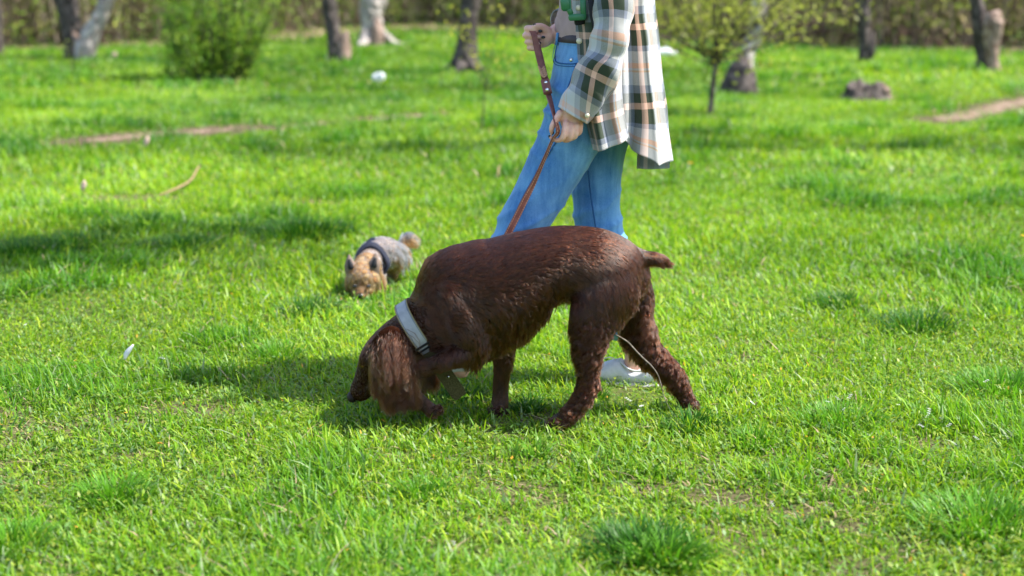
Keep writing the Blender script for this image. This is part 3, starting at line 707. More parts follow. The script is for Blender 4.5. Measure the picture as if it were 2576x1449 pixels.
for i, (a, b, nm) in enumerate(((212, 497, 'pale fallen leaf by the bare patch at left'), (370, 380, 'pale dry leaf upright in the grass below the left path'), (288, 152, 'pale scrap on the grass beside the leaning pale tree'))):
    g = ground(a, b); s_ = .016 * g.y / 7
    V = [(g.x - s_, g.y, g.z + .05), (g.x, g.y - .01, g.z + .03), (g.x + s_, g.y, g.z + .06 + s_), (g.x + s_ * .2, g.y + .01, g.z + .07 + s_ * 1.6), (g.x - s_ * .7, g.y, g.z + .06 + s_)]
    o = new_mesh('dry_leaf', V, [(0, 1, 2, 3, 4)], M['dry']); o.modifiers.new('s', 'SOLIDIFY').thickness = .002; tag(o, nm, 'leaf')
g = ground(325, 935); V = []
for k in range(9):
    t = k / 8; ww = .011 * sin(pi * min(max(t, .04), .96)) ** .6
    p = Vector((g.x - .012 + .028 * t ** 1.6, g.y, g.z + .035 + .046 * t)); V += [p + Vector((-ww * .8, .004, 0)), p + Vector((ww * .8, -.002, 0))]
o = new_mesh('petal', V, [(2 * k, 2 * k + 1, 2 * k + 3, 2 * k + 2) for k in range(8)], M['petal']); o.modifiers.new('s', 'SOLIDIFY').thickness = .0012
tag(o, 'single white petal caught in the grass at left', 'petal')

# small flowers
def flower_mesh(nm, m, r, npet, h):
    lf = Loft(); lf.tube([(0, 0, 0, .0009, .0009), (.004, 0, h * .5, .0008, .0008), (.002, 0, h, .0007, .0007)], n=5, sub=2)
    st = lf.build('stem', M['grassflat']); V = []; F = []
    for q in range(3 if npet < 8 else 1):
        ox, oy, oz = random.uniform(-.006, .006) * (npet < 8), random.uniform(-.006, .006) * (npet < 8), q * .003
        for k in range(npet):
            a = 2 * pi * k / npet; b = len(V)
            for (rr, da, dz) in ((.1, 0, 0), (.7, -.35, .3), (1, 0, .25), (.7, .35, .3)):
                V.append((.002 + ox + cos(a + da) * rr * r, oy + sin(a + da) * rr * r, h + oz + dz * r))
            F.append((b, b + 1, b + 2, b + 3))
    hd = new_mesh('flower_head', V, F, m); return st, hd
M['grassflat'] = mat('flower_stem', (.12, .25, .04), .6, .2)
def flower_proto(nm, m, r, npet, h, label, cat, group):
    root = empty(nm, (0, 0, 0), label, cat, group); st, hd = flower_mesh(nm, m, r, npet, h); setp(st, root); setp(hd, root); return root
def dup(o, parent=None):
    c = o.copy(); COL.objects.link(c)
    if parent: c.parent = parent
    for ch in o.children: dup(ch, c)
    return c
fp = flower_proto('white_flower', M['petal'], .0045, 4, .045, 'tiny white meadow flower among the grass blades', 'flower', 'tiny white flowers scattered in the grass')
spots = [(1582, 1052), (1605, 1060), (1612, 1068), (62, 852), (118, 912), (420, 948), (180, 668), (2030, 1035), (2090, 1048), (2105, 1052), (2128, 1048), (2115, 1060), (2325, 1085), (2340, 1092), (2322, 1108),
         (2365, 1085), (2378, 1118), (2398, 1150), (2260, 1045), (2170, 795), (2115, 790), (2330, 715), (600, 905), (730, 862), (930, 1130), (2455, 1160), (1255, 722), (1880, 1055), (2470, 1002), (390, 650), (640, 720), (1960, 1320), (1150, 1410)]
for i, s_ in enumerate(spots):
    o = fp if i == 0 else dup(fp); g = ground(*s_); o.location = g; o.rotation_euler = (random.uniform(-.3, .3), random.uniform(-.3, .3), random.uniform(0, 6)); k = random.uniform(.6, 1.15); o.scale = (k, k, k)
    o['label'] = 'tiny white meadow flower among the grass blades'
fy = flower_proto('dandelion', M['yellow_petal'], .013, 11, .06, 'yellow dandelion near the right edge of the photo', 'flower', 'yellow dandelions')
for i, (s_, lb) in enumerate((((2572, 628), 'yellow dandelion near the right edge of the photo'), ((1735, 448), 'yellow dandelion beside the shirt hem in the far grass'), ((1847, 226), 'yellow dandelion at the foot of the pale-topped tree'))):
    o = fy if i == 0 else dup(fy); g = ground(*s_); o.location = g; o['label'] = lb; k = 1 if i == 0 else 1.5; o.scale = (k, k, k)

# ------------------------------------------------------------------ fur
def sample_surface(o, n, keepf=None):
    me = o.data; me.calc_loop_triangles(); nt_ = len(me.loop_triangles)
    tv = np.empty(nt_ * 3, np.int32); me.loop_triangles.foreach_get('vertices', tv); tv = tv.reshape(-1, 3)
    co = np.empty(len(me.vertices) * 3, np.float32); me.vertices.foreach_get('co', co); co = co.reshape(-1, 3).astype(float)
    vn = np.empty(len(me.vertices) * 3, np.float32); me.vertices.foreach_get('normal', vn); vn = vn.reshape(-1, 3).astype(float)
    a, b, c = co[tv[:, 0]], co[tv[:, 1]], co[tv[:, 2]]; ar = np.linalg.norm(np.cross(b - a, c - a), axis=1)
    i = RNG.choice(nt_, n, p=ar / ar.sum()); u = RNG.uniform(0, 1, n); v = RNG.uniform(0, 1, n); k = u + v > 1; u[k] = 1 - u[k]; v[k] = 1 - v[k]
    w_ = 1 - u - v
    P = a[i] * w_[:, None] + b[i] * u[:, None] + c[i] * v[:, None]
    N = vn[tv[i, 0]] * w_[:, None] + vn[tv[i, 1]] * u[:, None] + vn[tv[i, 2]] * v[:, None]; N /= np.linalg.norm(N, axis=1)[:, None] + 1e-9
    return P, N
def nearest_nodes(P, nodes, k=26):
    """blend of node data (dir xyz + params) by distance relative to node radius"""
    C = nodes[:, :3]; R = nodes[:, 6]; out = np.zeros((len(P), nodes.shape[1] - 3))
    for s0 in range(0, len(P), 20000):
        p = P[s0:s0 + 20000]; d = np.linalg.norm(p[:, None, :] - C[None], axis=2) / (R[None] + .01)
        idx = np.argpartition(d, k, axis=1)[:, :k]; dd = np.take_along_axis(d, idx, 1); wt = np.exp(-(dd - dd.min(1)[:, None]) * 3.2); wt /= wt.sum(1)[:, None]
        out[s0:s0 + 20000] = (nodes[idx][:, :, 3:] * wt[:, :, None]).sum(1)
    return out
def make_fur(name, P, N, D, L, parent, m, r0=.00055, lift=.25, wave=.0, wfreq=9, clump=.5, nclump=3000, droop=.3, K=6, rand=.18, shade=None, phase=None):
    """hair curves: P roots, N normals, D flow, L lengths (all arrays)"""
    n = len(P); lift = np.broadcast_to(lift, n)[:, None]; droop = np.broadcast_to(droop, n)[:, None]; wave = np.broadcast_to(wave, n)
    D = D + RNG.normal(0, rand, (n, 3)); T = D - N * (D * N).sum(1)[:, None]; T /= np.linalg.norm(T, axis=1)[:, None] + 1e-9
    base = T * np.cos(lift) + N * np.sin(lift)
    S = np.linspace(0, 1, K); pts = np.empty((n, K, 3))
    g = np.array([0, 0, -1.0])
    # curl direction
    side = np.cross(T, N)
    sc = np.random.default_rng(5); kd = kdtree.KDTree(min(nclump, n)); seeds = sc.choice(n, min(nclump, n), replace=False)
    for j, q in enumerate(seeds): kd.insert(P[q], j)
    kd.balance(); cid = np.fromiter((kd.find(p)[1] for p in P), np.int64, n); own = seeds[cid]
    ph = sc.uniform(0, 2 * pi, len(seeds))[cid] + RNG.normal(0, .35, n); fq = np.broadcast_to(wfreq, n)[own] * sc.uniform(.8, 1.25, len(seeds))[cid]
    if phase is not None: ph = ph * .22 + phase[own]
    amp = wave * sc.uniform(.5, 1.4, len(seeds))[cid]
    for k, s_ in enumerate(S):
        dr = base * (s_ - .5 * droop * s_ ** 2) + (g * droop - N * .35 * np.sin(lift)) * (.5 * s_ ** 2)
        q = P + dr * L[:, None]
        if np.any(wave): q = q + (side * np.sin(ph + fq * s_)[:, None] + N * (.6 * np.cos(ph + fq * s_))[:, None]) * (amp * s_ ** .7)[:, None]
        pts[:, k] = q
    cl = np.broadcast_to(clump, n)
    tgt = pts[own]
    for k, s_ in enumerate(S): pts[:, k] += (tgt[:, k] - pts[:, k]) * (cl * s_ ** 1.2)[:, None]
    hc = bpy.data.hair_curves.new(name); hc.add_curves([K] * n)
    hc.position_data.foreach_set('vector', pts.astype(np.float32).ravel())
    ra = hc.attributes.get('radius') or hc.attributes.new('radius', 'FLOAT', 'POINT')
    ra.data.foreach_set('value', np.tile(r0 * (1 - .85 * S ** 2), n).astype(np.float32))
    sh = np.clip((sc.uniform(0, 1, len(seeds))[cid] * .65 + RNG.uniform(0, 1, n) * .35) ** 1.2 if shade is None else shade, 0, 1)
    at = hc.attributes.new('shade', 'FLOAT', 'CURVE'); at.data.foreach_set('value', sh.astype(np.float32))
    hc.materials.append(m); o = bpy.data.objects.new(name, hc); COL.objects.link(o); setp(o, parent); return o

# ------------------------------------------------------------------ the brown dog
YD = 3.50
def node(X, Y_, r, dep, rv=None, fl=.014, drp=.2, wv=0.0):
    p = cp(X, Y_, YD + dep); return (p.x, p.y, p.z, r * CPM, (r * CPM if rv is None else rv), fl, drp, wv)
def spaniel():
    dog = empty('brown_dog', (cp(1500, 700, YD).x, YD, 0), 'chocolate brown long-eared dog walking with its nose down in the grass', 'dog')
    B = Loft()
    # trunk: pairs of topline and underline points
    tb = [((470, 640), (655, 900), .060, .012, .1), ((520, 575), (715, 905), .072, .012, .1), ((610, 468), (800, 930), .088, .014, .15), ((705, 340), (895, 945), .106, .016, .2),
          ((805, 232), (1000, 915), .122, .018, .25), ((950, 188), (1110, 850), .130, .018, .25), ((1110, 152), (1210, 780), .132, .018, .3), ((1300, 114), (1325, 645), .126, .017, .3),
          ((1450, 100), (1440, 545), .118, .016, .25), ((1600, 95), (1560, 545), .112, .015, .2), ((1750, 108), (1700, 590), .112, .014, .2), ((1880, 158), (1830, 600), .108, .014, .25),
          ((1965, 228), (1930, 590), .088, .014, .3), ((2020, 320), (2000, 540), .06, .014, .3)]
    nd = []
    for (a, b, rd, fl, drp) in tb:
        r = math.hypot(a[0] - b[0], a[1] - b[1]) / 2
        nd.append(node((a[0] + b[0]) / 2, (a[1] + b[1]) / 2, r, 0, rd, fl, drp))
    B.tube(nd, n=32, sub=5)
    # ribcage and haunch fullness
    B.tube([node(950, 520, 150, -.045, .07), node(1120, 500, 170, -.05, .075), node(1300, 440, 150, -.045, .07)], n=20)
    # shoulder + lifted near foreleg
    B.tube([node(800, 480, 110, -.075, .040), node(890, 620, 150, -.080, .050), node(945, 770, 125, -.085, .050), node(975, 860, 84, -.088, .042, .018, .5), node(905, 905, 66, -.088, .034, .018, .6),
            node(800, 940, 60, -.088, .029, .016, .5), node(690, 985, 54, -.082, .024), node(600, 1015, 46, -.078, .022), node(555, 1070, 44, -.074, .021), node(575, 1160, 38, -.07, .02),
            node(640, 1235, 40, -.066, .022), node(690, 1275, 40, -.064, .024)], n=20)
    # far foreleg
    B.tube([node(1080, 700, 120, .06, .05), node(1135, 820, 88, .07, .040, .014, .4), node(1147, 920, 66, .072, .030), node(1142, 1010, 54, .072, .024), node(1132, 1100, 50, .072, .021),
            node(1130, 1170, 50, .072, .022), node(1122, 1240, 55, .07, .026), node(1112, 1300, 54, .066, .030), node(1085, 1332, 46, .062, .032)], n=18)
    # near hindleg
    B.tube([node(1830, 360, 170, -.045, .06, .014, .25), node(1810, 470, 205, -.058, .060, .014, .3), node(1770, 580, 190, -.066, .058, .015, .4), node(1725, 690, 146, -.072, .050, .018, .5, .4),
            node(1705, 800, 108, -.076, .040, .020, .6, .6), node(1692, 900, 82, -.078, .031, .018, .6, .6), node(1692, 990, 62, -.078, .025, .014, .5, .4), node(1694, 1070, 60, -.078, .023, .012, .4),
            node(1680, 1140, 62, -.078, .023, .012, .4, .2), node(1640, 1215, 54, -.078, .022), node(1590, 1280, 52, -.078, .024), node(1535, 1330, 50, -.078, .028), node(1470, 1362, 36, -.078, .030)], n=20)
    B.ball(cp(1738, 1105, YD - .078), .013, sc=(1, .8, 1.3))
    # far hindleg
    B.tube([node(1930, 420, 150, .045, .055), node(1980, 540, 128, .055, .055, .016, .3), node(2000, 660, 104, .062, .048, .018, .4), node(2015, 770, 104, .066, .042, .018, .5, .3),
            node(2065, 870, 90, .068, .033, .018, .5, .4), node(2150, 955, 74, .07, .028, .018, .5, .5), node(2232, 1040, 64, .07, .025, .016, .5, .5), node(2285, 1120, 54, .07, .022, .012, .4, .3),
            node(2322, 1190, 45, .07, .02), node(2345, 1245, 44, .07, .022), node(2362, 1300, 42, .068, .026), node(2345, 1335, 36, .064, .028)], n=18)
    # tail
    B.tube([node(1985, 278, 64, 0, .026, .012, .2), node(2060, 292, 48, 0, .020, .016, .4), node(2125, 296, 42, 0, .016, .018, .5), node(2175, 304, 32, 0, .012, .016, .6), node(2206, 314, 16, 0, .007, .014, .6)], n=14)
    # head: skull, brow, muzzle
    B.tube([node(640, 740, 150, 0, .060, .010), node(545, 775, 140, 0, .062, .010), node(440, 850, 134, 0, .062, .008), node(345, 935, 118, 0, .056, .007), node(292, 1010, 88, 0, .044, .006),
            node(248, 1085, 66, 0, .033, .005), node(212, 1145, 54, 0, .027, .005), node(188, 1183, 38, 0, .022, .005)], n=24)
    B.tube([node(330, 880, 70, -.028, .02, .006), node(262, 935, 44, -.034, .014, .006), node(240, 985, 26, -.03, .01, .006)], n=12)      # brow ridge
    B.tube([node(300, 1100, 50, -.012, .024, .006), node(255, 1165, 44, -.014, .020, .006), node(225, 1198, 26, -.010, .016, .005)], n=12)  # lip
    body = B.remesh('body', M['brown_skin'], dog, voxel=.0055, smooth=10, fac=.55)
    nodes = np.array([q if len(q) == 10 else tuple(q) + (.012, .2, 0.0) for q in B.nodes])
    # paws: toes
    for (X, Y_, dep, dx) in ((1085, 1335, .062, -1), (1445, 1372, -.078, -1), (2345, 1340, .064, -1), (690, 1290, -.064, -1)):
        lf = Loft()
        for j, dd in enumerate((-.024, -.009, .008, .022)):
            c = cp(X, Y_, YD + dep + dd); c.z = max(c.z, .010)
            lf.tube([(c.x + .022, c.y, c.z + .010, .012, .010), (c.x + .004, c.y, c.z + .004, .0115, .0095), (c.x - .012 + abs(dd) * .25, c.y, c.z - .002, .009, .0085)], n=10, sub=3)
        pw = lf.remesh('paw', M['brown_skin'], dog, voxel=.003, smooth=3)
        pP, pN = sample_surface(pw, 2500); make_fur('paw_fur', pP, pN, np.tile([-.8, 0, -.5], (len(pP), 1)), RNG.uniform(.005, .011, len(pP)), pw, M['fur'], r0=.0004, lift=.3, rand=.2, nclump=200)
    # ---- body coat
    n = 300000; P, N = sample_surface(body, n); Q = nearest_nodes(P, nodes); D = Q[:, :3]; Lh = Q[:, 4].copy(); drp = Q[:, 5]; wv = Q[:, 6]
    cx0, cx1 = cp(500, 0, YD).x, cp(2050, 0, YD).x; X = (P[:, 0] - cx0) / (cx1 - cx0)
    def cropxy(P_):
        v = P_ - np.array([0, 0, CAM_H]); f = v[:, 1] * cos(PITCH) - v[:, 2] * sin(PITCH); u = v[:, 1] * sin(PITCH) + v[:, 2] * cos(PITCH)
        x = CX + FPX * v[:, 0] / f; y = CY - FPX * u / f
        return (x / .62891 - 1300) * 1.61, (y / .62891 - 850) * 1.61
    cX, cY = cropxy(P)
    under = -N[:, 2]
    chest = sst(820, 1000, cX) * (1 - sst(1480, 1580, cX)) * sst(480, 820, cY + (cX - 1000) * .45) * (cY < 960 - (cX - 1050) * .0)
    Lh *= 1.75; Lh += chest * .006 + .020 * chest * sst(.2, .8, under); drp = np.clip(drp + chest * .35, 0, .85); wv = wv + chest * .35
    elbow = np.exp(-(((cX - 1010) / 70) ** 2 + ((cY - 900) / 60) ** 2)) * (P[:, 1] < YD); Lh += elbow * .006
    back = 1 - sst(330, 520, cY); back *= (cX > 700) * (cX < 1950); Lh *= 1 - .35 * back
    flank = np.exp(-(((cX - 1530) / 75) ** 2 + ((cY - 520) / 120) ** 2)); Lh += flank * .010; wv += flank * .5
    rump = np.exp(-(((cX - 2040) / 70) ** 2 + ((cY - 600) / 170) ** 2)); Lh += rump * .018; wv += rump * 1.4; drp = np.clip(drp + rump * .3, 0, .9)
    tail = sst(2030, 2120, cX) * (cY < 380); Lh += tail * .012 * sst(.0, .8, under); 
    leg = sst(600, 720, cY) * (cX > 1560); Lh = Lh * (1 + .25 * leg); wv = wv + leg * 1.1
    head = (cX < 640) & (cY > 600); Lh[head] = np.minimum(Lh[head], .012); Lh[head & (cX < 330) & (cY > 980)] = .004
    # flow: down on the haunch and shoulder, backwards on the back
    down = np.array([.25, 0, -1.0]); dm = (sst(250, 560, cY) * sst(1560, 1800, cX) * .8 + sst(300, 700, cY) * (1 - sst(700, 1000, cX)) * .35 + chest * .8 + flank * .9)[:, None]
    trunk = (cY < 960)[:, None]
    D = D * (1 - dm * trunk) + down * dm * trunk
    # the coat parts and swirls along slow waves
    sw = (fbm(P[:, 0] * 14, P[:, 2] * 14, 4, 2) - .5)[:, None]; D = D + sw * np.array([0, 0, 1.0]) * 1.3
    Lh *= RNG.uniform(.6, 1.25, n); wv = wv + .12
    lift = .05 + .10 * chest + .15 * rump + .16 * leg + .16 * fbm(P[:, 0] * 26, P[:, 2] * 26, 8, 2)
    shd = np.exp(-((cX - 910) / 150) ** 2 - ((cY - 760) / 230) ** 2) * (P[:, 1] < YD - .03); Lh *= 1 - .58 * shd; lift = lift * (1 - .5 * shd)
    # keep the collar seat short
    col_d = np.abs((cX - 595) * -.83 + (cY - 740) * .56); Lh[(col_d < 60) & (cX < 760) & (cX > 430)] *= .35
    make_fur('coat', P, N, D, Lh, body, M['fur'], r0=.00030, lift=lift, wave=.0034 * wv * (Lh / .02), wfreq=8, clump=np.clip(.50 + .25 * chest + .3 * np.minimum(wv, 1), 0, .86), nclump=13000, droop=drp, rand=.07)
    # ---- ears
    def ear(nodes_, label, n, side, Lr, seed):
        E = Loft(); E.tube(nodes_, n=18, sub=5); e = E.remesh('ear', M['brown_skin'], dog, voxel=.005, smooth=5)
        P, N = sample_surface(e, n); nn = len(P); cX, cY = cropxy(P)
        D = np.tile(np.array([.02, 0, -1.0]), (nn, 1)); D[:, 0] += .035 + np.maximum(cX - 450, 0) / 1200.0
        floor_ = np.maximum(P[:, 2] - .012, .01); bt = .010 + .045 * fbm(P[:, 0] * 55, P[:, 1] * 0, 6, 2) ; L = np.clip(RNG.uniform(.4, 1.0, nn) * (P[:, 2] - bt), .012, Lr); L *= np.where(cX < 345, .72, 1.0)
        N = N * np.array([.0, 1.0, .15]); N[:, 1] += side * .6; N /= np.linalg.norm(N, axis=1)[:, None]; 
        make_fur('ear_fur', P, N, D, L, e, M['fur_long'], r0=.00040, lift=.12, wave=np.clip(L / .1, .3, 1) * .0048, wfreq=L * 165, clump=np.clip(.40 + L * 2.2, 0, .64), nclump=max(90, n // 42), droop=.35, K=18, rand=.05, phase=P[:, 0] * 60 + P[:, 2] * 150)
    def en(X, Y_, r, dep, rv): p = cp(X, Y_, YD + dep); return (p.x, p.y, p.z, r * CPM, rv)
    ear([en(455, 755, 60, -.070, .015), en(436, 810, 104, -.076, .016), en(424, 880, 136, -.078, .016), en(428, 960, 140, -.078, .014), en(448, 1040, 138, -.077, .012), en(474, 1110, 128, -.076, .010), en(492, 1170, 105, -.075, .008)],
        None, 30000, -1, .17, 1)
    ear([en(480, 780, 60, .058, .010), en(530, 900, 110, .075, .012), en(620, 1010, 105, .080, .012), en(670, 1080, 70, .080, .010)], None, 9000, 1, .045, 2)
    # ---- nose, eyes
    lf = Loft(); c = cp(176, 1186, YD - .002); lf.ball(c, .0145, sc=(1.0, 1.35, 1.05)); lf.ball(cp(184, 1170, YD - .002), .012, sc=(1, 1.4, .8)); 
    nb = lf.remesh('nose', M['nose'], dog, voxel=.0022, smooth=3)
    for sy in (-1, 1):
        lf = Loft(); lf.ball(cp(247, 985, YD + sy * .036), .0062); lf.build('eye', M['eye'], dog)
    # ---- collar: a wide reflective band round the neck
    a, b = Vector(cp(492, 588, YD)), Vector(cp(697, 898, YD)); c = (a + b) / 2; u = (b - a).normalized(); v = Vector((0, 1, 0)); ax = u.cross(v).normalized()
    ru, rv = (b - a).length / 2 + .001, .074
    def band(name, m, w0, w1, dr, th, parent, a0=0, a1=2 * pi, n=72):
        V = []; F = []; closed = abs(a1 - a0 - 2 * pi) < 1e-6; m_ = n if closed else n + 1
        for i in range(m_):
            q = a0 + (a1 - a0) * i / n; wob = .0012 * sin(q * 5 + 1)
            for (w_, r_) in ((w0, 0), (w1, 0), (w1, th), (w0, th)):
                p = c + u * (cos(q) * (ru + dr + r_ + wob)) + v * (sin(q) * (rv + dr + r_ + wob)) + ax * w_; V.append(p)
        for i in range(n):
            j = (i + 1) % m_
            for k in range(4): F.append((i * 4 + k, i * 4 + (k + 1) % 4, j * 4 + (k + 1) % 4, j * 4 + k))
        if not closed: F += [(3, 2, 1, 0), tuple(n * 4 + k for k in range(4))]
        return new_mesh(name, V, F, m, False, parent)
    collar = band('collar', M['reflect'], -.0165, .0165, 0, .0028, dog)
    band('collar_trim', M['trim'], -.0185, -.0160, .0006, .0030, collar); band('collar_trim', M['trim'], .0160, .0185, .0006, .0030, collar)
    band('stitching', M['black'], -.0143, -.0136, .0030, .0004, collar); band('stitching', M['black'], .0136, .0143, .0030, .0004, collar)
    band('keeper_loop', M['black'], -.021, .021, .0034, .0022, collar, -1.16, -1.09, 4); band('keeper_loop', M['black'], -.021, .021, .0034, .0024, collar, -1.00, -.93, 4)
    band('buckle', M['steel'], -.020, .020, .0034, .003, collar, -.30, -.22, 3)
    # loose strap end hanging below the forearm
    def P2(X, Y_, d): return cp(X, Y_, YD + d)
    V = []; F = []; K = 12
    for i in range(K + 1):
        t = i / K; X, Y_ = 660 + 215 * t, 880 + 312 * t; d = -.050 - .006 * sin(t * 3)
        cc = P2(X, Y_, d); wv_ = (P2(X + 41, Y_ - 27, d) - cc); wv_ = wv_ * (1 if i < K else .84)
        for sgn, th in ((-1, 0), (1, 0), (1, .0035), (-1, .0035)): V.append(cc + wv_ * sgn + Vector((0, th + .004 * (sgn > 0), 0)))
    for i in range(K):
        for k in range(4): F.append((i * 4 + k, i * 4 + (k + 1) % 4, i * 4 + 4 + (k + 1) % 4, i * 4 + 4 + k))
    F += [(3, 2, 1, 0), (K * 4, K * 4 + 1, K * 4 + 2, K * 4 + 3)]
    fl = new_mesh('strap_end', V, F, M['olive'], False, collar)
    cc = P2(792, 1057, -.060); lf = Loft(); lf.tube([(cc.x, cc.y - .004, cc.z, .0042, .0042), (cc.x, cc.y + .004, cc.z, .0042, .0042)], n=16, sub=1, ref=(1, 0, 0)); lf.build('eyelet', M['steel'], collar)
    lf = Loft(); lf.tube([(cc.x, cc.y - .0065, cc.z, .0022, .0022), (cc.x, cc.y - .004, cc.z, .0022, .0022)], n=12, sub=1, ref=(1, 0, 0)); lf.build('eyelet_hole', M['black'], collar)
    return dog
DOG = spaniel()
# twig between its hind legs
tp = [(1858, 782, .0017), (1900, 802, .0022), (1950, 835, .0026), (1992, 880, .0028), (2035, 925, .0028), (2075, 962, .0025), (2100, 985, .0022), (2140, 1040, .0018), (2165, 1110, .0015), (2185, 1190, .0013), (2220, 1265, .001)]
tw = Loft(); tw.tube([(*cp(a, b, YD - .012 + .0 * a), r * .8, r * .8) for a, b, r in tp], n=7, sub=4)
for (a, b, c_, d) in ((1950, 835, 1962, 822), (2035, 925, 2050, 912), (2075, 962, 2066, 980), (2165, 1110, 2150, 1120)):
    tw.tube([(*cp(a, b, YD - .012), .0012, .0012), (*cp(c_, d, YD - .012), .0006, .0006)], n=5, sub=1)
tag(tw.build('twig', M['twig']), 'thin bent grey twig arching between the brown dog\'s hind legs', 'twig')

# ------------------------------------------------------------------ the woman
YP = 3.80
def pn(x, y, r, Y, rv=None, ex=()):
    p = px(x, y, Y); s_ = 1.0 / (FPX / (Y * cos(PITCH) + (CAM_H - p.z) * sin(PITCH)))
    return (p.x, p.y, p.z, r * s_, r * s_ if rv is None else rv)
def fold(lf, amp, f, seed, dirv=(0, 1, 0), slant=0):
    """soft cloth wrinkles"""
    for i, v in enumerate(lf.V):
        n = fbm((v.z + slant * v.x) * f + seed, v.x * f * .35 + v.y * f * .3, seed, 3) - .5
        lf.V[i] = v + Vector(dirv) * (n * amp)
def displace(o, fn):
    me = o.data; n = len(me.vertices); co = np.empty(n * 3, np.float32); me.vertices.foreach_get('co', co); co = co.reshape(-1, 3).astype(float)
    vn = np.empty(n * 3, np.float32); me.vertices.foreach_get('normal', vn); vn = vn.reshape(-1, 3).astype(float)
    me.vertices.foreach_set('co', (co + vn * fn(co, vn)[:, None]).astype(np.float32).ravel()); me.update()
YN, YF = 3.73, 3.87        # near and far leg
YA = 3.60                  # near arm
def woman():
    root = empty('person', (px(1500, 90, YP).x, YP, 0), 'woman in blue jeans and plaid overshirt walking left, holding a brown leash', 'person')
    # ---- body: one continuous skin surface
    B = Loft()
    B.tube([(.215, YP, .84, .10, .13), (.225, YP, .97, .085, .115), (.235, YP, 1.10, .090, .12), (.245, YP, 1.25, .105, .15), (.25, YP, 1.35, .085, .165), (.25, YP, 1.41, .05, .09), (.24, YP, 1.46, .046, .048), (.225, YP, 1.53, .05, .05)], n=24)
    B.tube([(.235, YP, 1.50, .055, .05), (.222, YP, 1.55, .080, .068), (.222, YP, 1.61, .092, .076), (.228, YP, 1.67, .080, .068), (.235, YP, 1.70, .045, .04)], n=20)
    B.tube([(.15, YP, 1.605, .012, .012), (.125, YP, 1.585, .015, .014), (.133, YP, 1.57, .011, .015)], n=10)
    B.tube([(.148, YP, 1.548, .012, .024), (.140, YP, 1.545, .009, .018)], n=10)
    for sy in (-1, 1): B.tube([(.235, YP + sy * .074, 1.575, .012, .006), (.238, YP + sy * .080, 1.60, .017, .007), (.24, YP + sy * .076, 1.625, .010, .005)], n=10)
    # near leg and far leg inside the jeans, ankles and feet
    B.tube([pn(1480, 240, 72, YN + .02), pn(1400, 400, 50, YN), pn(1318, 555, 40, YN), pn(1250, 720, 38, YN), pn(1180, 860, 28, YN), pn(1160, 900, 27, YN)], n=18)
    B.tube([pn(1515, 260, 72, YF - .02), pn(1503, 430, 50, YF), pn(1503, 575, 40, YF), pn(1540, 720, 42, YF), pn(1585, 840, 30, YF), pn(1596, 885, 25, YF), pn(1594, 915, 25, YF, .026), pn(1585, 935, 16, YF, .018)], n=18)
    # near (left) arm
    sh = (.255, YP - .16, 1.34)
    el = px(1520, 165, YA); wr = px(1434, 283, YA)
    B.tube([(sh[0], sh[1], sh[2], .05, .05), (.255, YA + .03, 1.16, .042, .042), (el.x, el.y, el.z, .036, .036), (*el.lerp(wr, .5), .031, .030), (wr.x, wr.y, wr.z, .021, .027)], n=16)
    # far (right) arm reaches forward
    YB = 3.84; wf = px(1392, 92, YB); ef = Vector((.27, YP + .17, 1.07))
    B.tube([(.255, YP + .155, 1.34, .05, .05), (.29, YP + .18, 1.2, .042, .042), (*ef, .036, .036), (*ef.lerp(wf, .5), .031, .031), (*wf, .026, .022)], n=16, ref=(0, 1, .2))
    # near hand, back of the hand to the camera: crop coordinates of the hand close-up
    def h(X, Y_, r, d, rv=None):
        return pn((2050 + X / 2.543) * .62891, (50 + Y_ / 2.543) * .62891, r / 2.543 * .62891, YA + d, rv)
    B.tube([h(590, 985, 92, 0, .022), h(580, 1060, 105, -.002, .020), h(605, 1120, 112, -.004, .016), h(622, 1160, 96, -.008, .012)], n=18)
    # thumb side: thumb runs down the leash, its tip bent onto the strap
    B.tube([h(495, 1020, 44, -.006, .014), h(445, 1090, 36, -.014, .011), h(406, 1155, 31, -.020, .010), h(396, 1200, 25, -.018, .009), h(402, 1228, 18, -.014, .007)], n=14)
    # index: knuckle, straight down, then bent back under towards the thumb
    B.tube([h(545, 1125, 38, -.020, .011), h(528, 1205, 33, -.028, .010), h(514, 1265, 33, -.028, .010), h(478, 1298, 26, -.020, .009), h(425, 1294, 22, -.014, .008), h(378, 1264, 17, -.012, .007)], n=14)
    # middle, ring, little: knuckle then curled in under the palm
    B.tube([h(604, 1145, 35, -.021, .010), h(592, 1225, 31, -.025, .010), h(580, 1283, 30, -.018, .010), h(530, 1300, 26, -.002, .009), h(520, 1270, 24, .008, .008)], n=14)
    B.tube([h(655, 1140, 32, -.014, .009), h(648, 1212, 28, -.016, .009), h(636, 1262, 27, -.009, .009), h(585, 1285, 25, .004, .009), h(575, 1255, 22, .012, .008)], n=14)
    B.tube([h(694, 1120, 29, -.002, .009), h(694, 1180, 25, -.003, .008), h(682, 1225, 23, .003, .008), h(628, 1250, 22, .010, .008), h(620, 1225, 20, .016, .007)], n=14)
    # far hand: a fist, palm side to the camera
    def g(X, Y_, r, d, rv=None):
        return pn((2050 + X / 2.543) * .62891, (50 + Y_ / 2.543) * .62891, r / 2.543 * .62891, YB + d, rv)
    B.tube([g(385, 235, 82, 0, .024), g(335, 245, 105, -.002, .022), g(285, 255, 108, 0, .017), g(245, 260, 98, .004, .013)], n=18)
